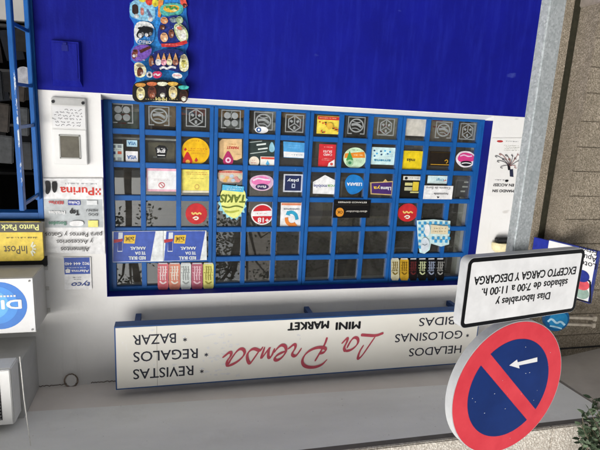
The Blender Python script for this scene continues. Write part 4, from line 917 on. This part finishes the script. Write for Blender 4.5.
stk('yellow square notice with red header lettering', ('R', 181.4, 169.4, 211, 192.8), [('Q', '#b8402a', 'small_print', 184, 171.4, 209, 175.4, 2), ('Q', '#9a8a44', 'small_print', 190, 177.6, 204, 179.4, 1), ('C', '#c0a254', 'ring', 194.4, 184, 199.4, 189.4), ('C', '#dccb62', 'ring_field', 195.4, 185, 198.4, 188.4), ('P', '#cfc9b4', 'strip', [(181.8, 190.4), (210.8, 190.8), (210.8, 192.6), (181.8, 192.6)])], '#dccb62')
stk('faded pink and cream sweets sticker touching the spiky snack sticker', ('B', [(217.8, 170), (243.2, 170.4), (243.4, 178), (239, 182.6), (222, 182.8), (217.8, 178)]), [('R', '#b8574c', 'header', 219, 170.8, 242, 173.2), ('Q', '#e0b8a8', 'small_print', 221, 171.2, 240, 173, 1)] + [('C', ('#b8bfa8', '#cfa25c', '#a8b8c8', '#c88a86')[k % 4], 'sweet', x, y, x + 4, y + 3.6) for k, (x, y) in enumerate(((220, 174.6), (225, 176), (229.6, 174.2), (234, 176.4), (238, 174.4), (223, 178.6), (231, 178.4), (236, 178.8)))], '#c9b09a')
sp = []
rg = random.Random(4)
for k in range(34):
    a = 2 * math.pi * k / 34; r_ = (1.0 if k % 2 else .84) * rg.uniform(.94, 1.06)
    sp.append((232.8 + 14.6 * r_ * math.cos(a), 203 + (19.5 if math.sin(a) > 0 else 18.5) * r_ * math.sin(a) * (1 - .12 * (math.sin(a) > .6))))
stk('spiky lime and sky blue snack sticker crossing the bars', ('P', sp), [('B', '#d2d67e', 'lime_body', [(221, 190), (231, 187), (245, 189), (246, 200), (243, 211), (236, 219), (230, 217), (223, 211), (220, 200)]), ('P', '#4fa6cc', 'blue_banner', [(222.5, 184.6), (244, 186.6), (243.6, 192.2), (222, 190)]), ('Q', '#cfe4ea', 'small_print', 224, 186, 242.6, 190.4, 2), ('T', '#5f6d2c', 'lettering', 'TAKIS', 245.6, 199.6, 219.4, 197.4, .058, .03, .2), ('S', '#5f6d2c', 'swash', [(221.5, 206), (228, 208), (236, 205.4), (243, 207.6)], .010), ('S', '#a9b04a', 'swash', [(224.5, 211), (231, 212.6), (239, 210.4)], .012)], '#8cc3cf', m=BAR, Y=.0965)
stk('pink candy-shaped sticker with dark oval and white letters', ('B', [(248.8, 182), (252, 176.6), (262, 174.4), (271.6, 176.4), (274.4, 183), (270, 189.4), (262, 191.4), (253, 189)]), [('B', '#d06fa4', 'pink_body', [(250.6, 181), (256, 176.4), (266, 176.2), (272, 181), (267, 185.6), (254, 185)]), ('C', '#3a2a52', 'dark_oval', 255.6, 183.6, 268.6, 189.8), ('T', '#e0dae6', 'lettering', 'fini', 266.4, 186.8, 257.6, 186.6, .018, .02), ('S', '#eacadb', 'shine', [(253, 180.4), (258, 178), (264, 179.6), (270, 180)], .012)], '#c8a8bc')
stk('navy square sticker with white border and a small lock sign', ('R', 283.8, 174, 302, 192.2), [('R', '#232b4e', 'navy_field', 285.2, 175.4, 300.6, 190.8), ('T', '#cfd4e0', 'lettering', 'play', 298.6, 181, 287.2, 180.6, .022, .02), ('R', '#aeb6c8', 'lock', 291.8, 183.6, 295, 188), ('R', '#232b4e', 'lock_field', 292.6, 184.6, 294.2, 187)], '#b9bdc6')
stk('white house-shaped sticker with blue and green lettering', ('P', [(312.8, 193.6), (313, 182), (325, 175), (337.6, 181.4), (337.4, 194.4)]), [('T', '#2f3a7c', 'lettering', 'mobile', 327, 186.2, 313.6, 186.2, .023, .015), ('T', '#5f9a3c', 'lettering', 'lyca', 337, 186.2, 327.6, 186.2, .023, .015)], '#d9dde0')
stk('blue rounded triangle sticker with white capitals', ('B', [(344, 183), (348, 175.4), (355, 174), (363, 178), (364.4, 187), (358, 193.4), (348.6, 195)]), [('T', '#dfe9f2', 'lettering', 'LEBARA', 362, 184, 346.8, 184.4, .024, .02)], '#1f6fb2')
stk('purple tag sticker with white and yellow lettering', ('P', [(370.2, 182.4), (383, 181.6), (385.4, 179), (387.4, 181.2), (393.4, 181), (392.2, 195.4), (370.6, 194.2)]), [('P', '#432a63', 'purple_field', [(371.4, 183.2), (392.2, 182.2), (391.2, 194.4), (371.6, 193.2)]), ('T', '#e0dcea', 'lettering', 'Llama', 391, 188.6, 380.4, 188.4, .026, .02), ('T', '#d8b83a', 'lettering', 'ya', 380, 188.4, 373.4, 188, .026, .02)], '#b9a06a')
stk('black card with a pale header and yellow label blocks', ('R', 401, 174.2, 421.4, 200.4), [('R', '#c9c8bf', 'header', 403.4, 176, 420.2, 180.4), ('C', '#24241f', 'seal', 404.8, 176.6, 407.6, 179.6), ('Q', '#55544e', 'small_print', 409, 176.8, 419, 179.4, 1), ('R', '#bdb87a', 'label', 405, 182.6, 412.2, 185.6), ('R', '#c9b23a', 'label', 413, 181.8, 418, 190.8), ('R', '#a9a88a', 'label', 404.4, 187, 411.8, 190.6), ('R', '#b9b67a', 'label', 410, 191.4, 418.4, 193)], '#1a1917')
stk('pale blue and white phone card with red stroke in the last columns', ('R', 428, 175.6, 446.6, 183.8), [('T', '#2f7a9a', 'lettering', 'Digi', 443.6, 180, 436.4, 180, .017, .02), ('S', '#b8453a', 'red_stroke', [(443.6, 181.4), (445.4, 179.6), (446, 181)], .006), ('Q', '#6f9aa8', 'small_print', 430, 177, 441, 179, 1)], '#c3d9de')
stk('white account card with two lines of dark print across a bar', ('R', 424.4, 185.4, 451.8, 199.4), [('T', '#2c2c30', 'lettering', 'Cuenta de Euro', 450.2, 188.4, 426.2, 187.6, .018, .012), ('T', '#3a3a3e', 'lettering', 'hoymobile', 448, 194, 433.6, 193.8, .018, .02), ('P', '#202024', 'emblem', [(436.6, 196.2), (439.8, 196.8), (437.6, 198.4)]), ('Q', '#9a9aa0', 'small_print', 425.4, 193, 433, 195, 1)], '#dcdee0', m=BAR, Y=.0965)
for lab, x0, y0, x1, y1 in (('red disc sticker with cream scrawl next to the spiky snack sticker', 185.6, 203.2, 207, 224.2), ('red disc sticker with cream scrawl under the black label-block card column', 398.6, 203.4, 416.6, 221.6)):
    cx = (x0 + x1) / 2; cy = (y0 + y1) / 2
    stk(lab, ('C', x0, y0, x1, y1), [('S', '#d9b86a', 'scrawl', [(cx - 4.6, cy - 1.4), (cx - 3, cy + 1), (cx - 1, cy - 1.4), (cx + 1, cy + .9), (cx + 3, cy - 1.2), (cx + 5, cy + .6)], .011), ('S', '#e0dac8', 'scrawl', [(cx - 3.4, cy + 4.6), (cx - .6, cy + 2.8), (cx + 2.4, cy + 4), (cx + .4, cy + 6), (cx - 2, cy + 5.4)], .009)], '#b52a2e', group='red disc stickers')
stk('red and white adults-only disc sticker reading 18', ('C', 251.4, 203.8, 273, 224.8), [('C', '#b8242c', 'red_disc', 252.6, 205, 271.8, 223.6), ('P', '#dcdad8', 'white_band', [(252.4, 211.4), (272, 210.6), (272.2, 216), (252, 216.2)]), ('Q', '#b8242c', 'small_print', 254, 212, 267, 215, 1), ('T', '#e6e2e0', 'lettering', '+18', 269, 220.2, 257.6, 220, .036, .025)], '#dcdad8')
stk('white poster with blue and orange circling arrows', ('R', 281, 202.6, 301.6, 228.4), [('R', '#cc7f5c', 'header', 281.6, 203, 301, 205.4), ('T', '#3a4a5c', 'lettering', 'cambiamos', 299.4, 209.4, 283.8, 209.2, .016, .015), ('S', '#2f93b4', 'blue_arrow', [(287.6, 213), (292, 211.8), (296, 214.6), (297, 219.6)], .026), ('P', '#2f93b4', 'arrow_head', [(287.2, 210.6), (290.4, 215.8), (285.6, 214.6)]), ('S', '#d07a34', 'orange_arrow', [(286.4, 217.4), (286.6, 222), (290, 225), (294.4, 224.4)], .026), ('P', '#d07a34', 'arrow_head', [(294, 221.6), (297.2, 225.4), (293, 227.2)])], '#dfe0dc')
stk('wide black banner with a gold stamp crossing a window bar', ('R', 334, 199.6, 369.4, 217.8), [('R', '#34302a', 'hairline', 334.6, 204.6, 368.8, 205.2), ('T', '#cfccc4', 'lettering', 'ESTANCO EXPRESS', 366.6, 202.4, 338, 202.2, .011, .02), ('B', '#c9862c', 'gold_stamp', [(336, 209), (340, 207.2), (343.8, 209.4), (343.4, 215.6), (339, 217), (335.6, 215)]), ('T', '#2a1c0c', 'lettering', 'OK', 342.6, 212.2, 337, 212, .022, .02), ('T', '#b9b6ae', 'lettering', 'distribuidor', 367, 211.6, 345.6, 211.4, .015, .01)], '#100f10', m=BAR, Y=.0965)
CH = []
for i in range(12):
    for j in range(10):
        x = 418.4 + i * 2.6; y = 221.4 + j * 3
        if (i + j) % 2 == 0 and not (427 < x < 446 and 225 < y < 234) and (y < 240 or x < 426) and x < 448 and not (420 < x < 429 and y > 236): CH.append(('P', '#3a8fc0', 'check', [(x, y), (x + 2.6, y + .3), (x + 2.4, y + 3.2), (x - .2, y + 2.9)]))
stk('pale blue checked cloth-shaped snack sticker hanging across the bars', ('P', [(416.8, 220.4), (433, 219.4), (450.4, 221), (449.6, 232), (449, 244.4), (441, 246.6), (431, 243.6), (429.6, 250), (424.4, 253.8), (419.6, 252.6), (418.6, 246), (417.6, 236)]), CH + [('P', '#cfc4a6', 'beige_label', [(430.4, 224.4), (447.6, 226), (447, 234.2), (430, 233.4)]), ('Q', '#8a7a5c', 'small_print', 432, 226.6, 446, 232.6, 2), ('B', '#c3ccd4', 'pale_shape', [(420.4, 240), (424, 236.4), (428.6, 240), (428.4, 248), (423.6, 252.4), (420, 250)]), ('B', '#dfe4e8', 'pale_shape', [(423.6, 225), (428, 223), (429.6, 230), (427.6, 236), (424, 235)]), ('S', '#5f6f7c', 'line', [(421.6, 243.6), (424, 245), (426.6, 243.4)], .006)], '#bcd6e2', m=BAR, Y=.0965)
for lab, dx, fin in (('energy drink poster nearest the frame corner with white slanted end', 0, True), ('energy drink poster beside the pane of empty reflection with white slanted end', 50.6, False)):
    e1 = 163.2 if fin else 206.4
    xs0 = 112.2 + dx if fin else 163.4
    sh = ('P', [(xs0, 231.4), (e1, 230.8), (e1, 261.4), (xs0 + .6, 262.2)]) if fin else ('P', [(163.6, 230.8), (206.4, 230.6), (206.8, 260), (163.6, 261.4)])
    o = dx if fin else 50.2
    L = [('P', '#3d55a4', 'blue_field', [(113.6 + o, 231.8), (155.6 + o - (0 if fin else .8), 231.2), (150.4 + o - (0 if fin else 0), 261), (113 + o, 261.8)] if fin else [(166.4, 231.2), (205.4, 231), (200, 260), (163.9, 261)]),
         ('P', '#c9d0da', 'can_side', [(118.6 + o, 232.4), (122.8 + o, 232.4), (122.4 + o, 251.6), (117.4 + o, 251.6)]), ('P', '#2b3c86', 'can', [(118 + o, 239), (122.4 + o, 239), (122.2 + o, 250.8), (117.8 + o, 250.8)]), ('P', '#a8323c', 'can_mark', [(113.8 + o, 239.6), (122.6 + o, 238.6), (122.6 + o, 241.2), (114 + o, 243)]),
         ('P', '#d8b23a', 'price_tag', [(124.4 + o, 235.2), (136 + o, 234.8), (134.6 + o, 243.6), (123.6 + o, 243.2)]), ('T', '#4a3a1a', 'lettering', '2x3€', 134.4 + o, 238.6, 125.4 + o, 238.6, .026, .02), ('Q', '#6a5420', 'small_print', 125 + o, 240.4, 134 + o, 242.6, 1),
         ('T', '#cfd6ea', 'lettering', 'AAALAS.', 145.8 + o, 248, 130.2 + o, 248.2, .022, .025), ('T', '#cfd6ea', 'lettering', 'TE DA', 145.8 + o, 252.9, 135 + o, 253, .022, .025), ('T', '#cfd6ea', 'lettering', 'RED BULL', 145.8 + o, 257.7, 128.6 + o, 257.9, .024, .025)]
    # printed text reads top line first in the place
    stk(lab, sh, L, '#d3d9e2', m=BAR, Y=.0965, name='drink_poster', cat='poster', group='energy drink posters')
def canstrip(labels, xs, y0, y1, cols, grp):
    for (x, wd), (c1, c2), lab in zip(xs, cols, labels):
        m_ = BAR
        stk(lab, ('P', [(x + 1, y0), (x + wd - 1, y0), (x + wd, y0 + 2.4), (x + wd, y1 - 2.6), (x + wd - 1.2, y1), (x + 1.2, y1), (x, y1 - 2.6), (x, y0 + 2.4)]),
            [('S', c2, 'claw_mark', [(x + wd * f_, y0 + 3.5), (x + wd * f_ + .5, y0 + 8), (x + wd * f_ - .4, y0 + 12), (x + wd * f_, y1 - 9.5)], .0075) for f_ in (.28, .5, .72)] + [('S', c2, 'scrawl', [(x + wd * .2, y1 - 8.4), (x + wd * .5, y1 - 5.6), (x + wd * .8, y1 - 8)], .011), ('Q', c2, 'small_print', x + 1, y0 + 3, x + wd - 1, y0 + 14, 4), ('R', '#b9bcc0', 'can_rim', x + 1.2, y0 + .2, x + wd - 1.2, y0 + 1.3)], c1, m=m_, Y=.0968, name='can_sticker', group=grp)
canstrip(['deep pink drink can sticker at the end of the pastel can strip', 'salmon drink can sticker second in the pastel can strip', 'white drink can sticker in the middle of the pastel can strip', 'striped crimson drink can sticker beside the pale yellow one', 'pale yellow drink can sticker closing the pastel can strip'],
         [(157.6, 10.8), (169, 11.2), (180.6, 10.4), (191.4, 11.2), (203.2, 10.4)], 262.6, 289.6, [('#c25f68', '#e6c6c6'), ('#c9806a', '#ead0c4'), ('#c9cfcc', '#8b918f'), ('#a85a6c', '#d9b4bc'), ('#d2cd76', '#8f8a3a')], 'pastel drink can stickers')
canstrip(['white and gold drink can sticker first in the dark can strip', 'golden yellow drink can sticker in the dark can strip', 'black drink can sticker with dark red claw beside the golden one', 'black drink can sticker with pale green claw marks', 'black drink can sticker with pale blue claw marks', 'black drink can sticker with grey claw marks at the strip end'],
         [(391, 8.2), (400, 8.6), (409.2, 8.0), (418, 8.6), (427.2, 8.2), (436, 8.2)], 258, 280.4, [('#b9b596', '#6a5a1c'), ('#b8932c', '#6d5210'), ('#171314', '#5a2424'), ('#131512', '#b9c094'), ('#121318', '#8a94a8'), ('#131314', '#8c8c88')], 'dark drink can stickers')

# ------------------------------------------------------------------ trailing shrub on the fascia and trees over the road
def leafmat(name, lo, hi):
    m, n, b = newmat(name); inf = n.nodes.new('ShaderNodeNewGeometry')
    n.links.new(ramp(n, inf.outputs['Random Per Island'], [(.0, lo), (1.0, hi)]), b.inputs['Base Color']); b.inputs['Roughness'].default_value = .55
    return m
def leaf(bm, p, d, L, wd, rg):
    d = d.normalized(); s = d.cross(Vector((rg.uniform(-1, 1), rg.uniform(-1, 1), rg.uniform(-1, 1)))).normalized(); nrm = d.cross(s)
    pts = [p, p + d * L * .3 + s * wd * .5, p + d * L * .65 + s * wd * .45 + nrm * L * .05, p + d * L, p + d * L * .65 - s * wd * .45 + nrm * L * .05, p + d * L * .3 - s * wd * .5]
    bm.faces.new([bm.verts.new(q) for q in pts])
def tube(bm, pts, r0, r1, seg=6):
    prev = None; n = len(pts)
    for i, p in enumerate(pts):
        d = (pts[min(i + 1, n - 1)] - pts[max(i - 1, 0)]).normalized(); a = d.cross(Vector((.3, .9, .2))).normalized(); b_ = d.cross(a); r = r0 + (r1 - r0) * i / (n - 1)
        ring = [bm.verts.new(p + a * r * math.cos(6.2832 * k / seg) + b_ * r * math.sin(6.2832 * k / seg)) for k in range(seg)]
        if prev:
            for k in range(seg): bm.faces.new((prev[k], prev[(k + 1) % seg], ring[(k + 1) % seg], ring[k]))
        prev = ring
rg = random.Random(21)
sh = tag(empty('trailing_shrub', (-2.75, -1.28, 3.95)), 'small-leaved grey-green shrub trailing over the aggregate fascia edge', 'plant')
fol = bmesh.new(); stm = bmesh.new()
for k in range(64):
    tx, tz = at(rg.uniform(574, 640), 0, -1.25)[0], 0
    px = rg.uniform(573, 640); tx, tz = at(px, rg.uniform(396 + max(0, 590 - px) * 1.1, 446), -1.25)
    end = Vector((tx + 2.75, rg.uniform(-.10, .12), tz - 3.95)); st_ = Vector((rg.uniform(-.45, .1), rg.uniform(-.05, .05), .02))
    mid = (st_ + end) / 2 + Vector((rg.uniform(-.08, .08), rg.uniform(-.12, .02), .05)); P_ = [st_ * (1 - t) ** 2 + mid * 2 * t * (1 - t) + end * t * t for t in [i / 8 for i in range(9)]]
    tube(stm, P_, .005, .0015, 5)
    for i in range(34):
        t = 1 - .75 * ((i + rg.random()) / 34) ** 1.3; p = st_ * (1 - t) ** 2 + mid * 2 * t * (1 - t) + end * t * t
        leaf(fol, p, Vector((rg.uniform(-1, 1), rg.uniform(-1, 1), rg.uniform(-1, .5))), rg.uniform(.034, .058), rg.uniform(.015, .024), rg)
ob('foliage', fol, leafmat('grey green leaves', (.025, .045, .022), (.11, .15, .09)), sh); ob('stem', stm, m_plain('woody stem', (.1, .08, .05), (.16, .13, .09), 20, .8), sh)
bm = bmesh.new()
for k in range(10):
    x, z = at(rg.uniform(588, 620), rg.uniform(415, 446), -1.27)
    p = Vector((x + 2.75, rg.uniform(-.12, -.02), z - 3.95))
    for j in range(5): leaf(bm, p, Vector((rg.uniform(-1, 1), rg.uniform(-1, .2), rg.uniform(-1, 1))), .018, .014, rg)
ob('flower', bm, leafmat('pale pink petals', (.55, .36, .40), (.7, .6, .6)), sh)
bxo('planter', (-.75, .3, -.09, .249, -.02, .18), m_plain('terracotta', (.35, .15, .09), (.45, .2, .12), 7, .8), sh, bev=.01)

TL = leafmat('street tree leaves', (.035, .055, .022), (.09, .12, .05))
def tree(x, y, h, r, lab, n, seed, lean=0.0):
    rg = random.Random(seed); t = tag(empty('street_tree', (x, y, 0)), lab, 'tree', 'street trees across the road')
    bk = bmesh.new(); tube(bk, [Vector((lean * i / 5, 0, h * .62 * i / 5)) for i in range(6)], .17, .08, 9)
    top = Vector((lean, 0, h * .62)); cl = bmesh.new()
    for k in range(11):
        a = rg.uniform(0, 6.28); e = Vector((math.cos(a) * r * rg.uniform(.3, .9), math.sin(a) * r * rg.uniform(.3, .9), rg.uniform(-.12, .36) * h))
        tube(bk, [top - Vector((0, 0, .6)), top + e * .5 + Vector((0, 0, .3)), top + e], .06, .015, 5)
        for j in range(n):
            q = top + e + Vector((rg.gauss(0, .33), rg.gauss(0, .33), rg.gauss(0, .3))) * r * .55
            leaf(cl, q, Vector((rg.uniform(-1, 1), rg.uniform(-1, 1), rg.uniform(-1, .4))), rg.uniform(.09, .15), rg.uniform(.05, .08), rg)
    ob('trunk', bk, m_plain('bark', (.09, .07, .05), (.16, .13, .1), 12, .9), t); ob('crown', cl, TL, t)
tree(-2.2, -11.9, 8.4, 1.7, 'leafy street tree reflected in the middle of the barred window', 190, 1)
tree(1.3, -11.9, 9.2, 1.1, 'thin dark-trunked street tree reflected in the end panes by the letter box', 60, 2)
tree(-6.2, -11.9, 9.0, 2.6, 'dense street tree reflected darkly beyond the middle panes', 260, 3)
tree(-11.0, -11.9, 9.4, 2.8, 'dense street tree reflected darkly in the last panes', 220, 4)
def block(x0, x1, h, lab, m, seed):
    rg = random.Random(seed); o = tag(empty('opposite_building', ((x0 + x1) / 2, -16, 0)), lab, 'building', 'buildings across the road')
    hw_ = (x1 - x0) / 2; bxo('wall', (-hw_, hw_, -8, 0, -.15, h), m, o); bxo('cornice', (-hw_ - .2, hw_ + .2, -8.2, .2, h, h + .25), PLASTER, o)
    z = 1.0
    while z + 1.7 < h:
        x = -hw_ + 1.0
        while x + 1.2 < hw_:
            wn = bxo('window', (x, x + 1.1, .001, .05, z, z + 1.5), WHITEM, o); bxo('glass', (x + .06, x + 1.04, .045, .056, z + .06, z + 1.44), BLACK, wn); x += 2.6
        z += 3.0
block(-27, -4.1, 11.8, 'tall brown block across the road reflected in the dark panes', m_plain('brown render', (.24, .215, .19), (.34, .31, .28), 2, .9), 1)
block(-3.9, 16, 3.9, 'low grey block across the road under open sky', m_plain('grey render', (.32, .32, .31), (.44, .44, .43), 2, .9), 2)
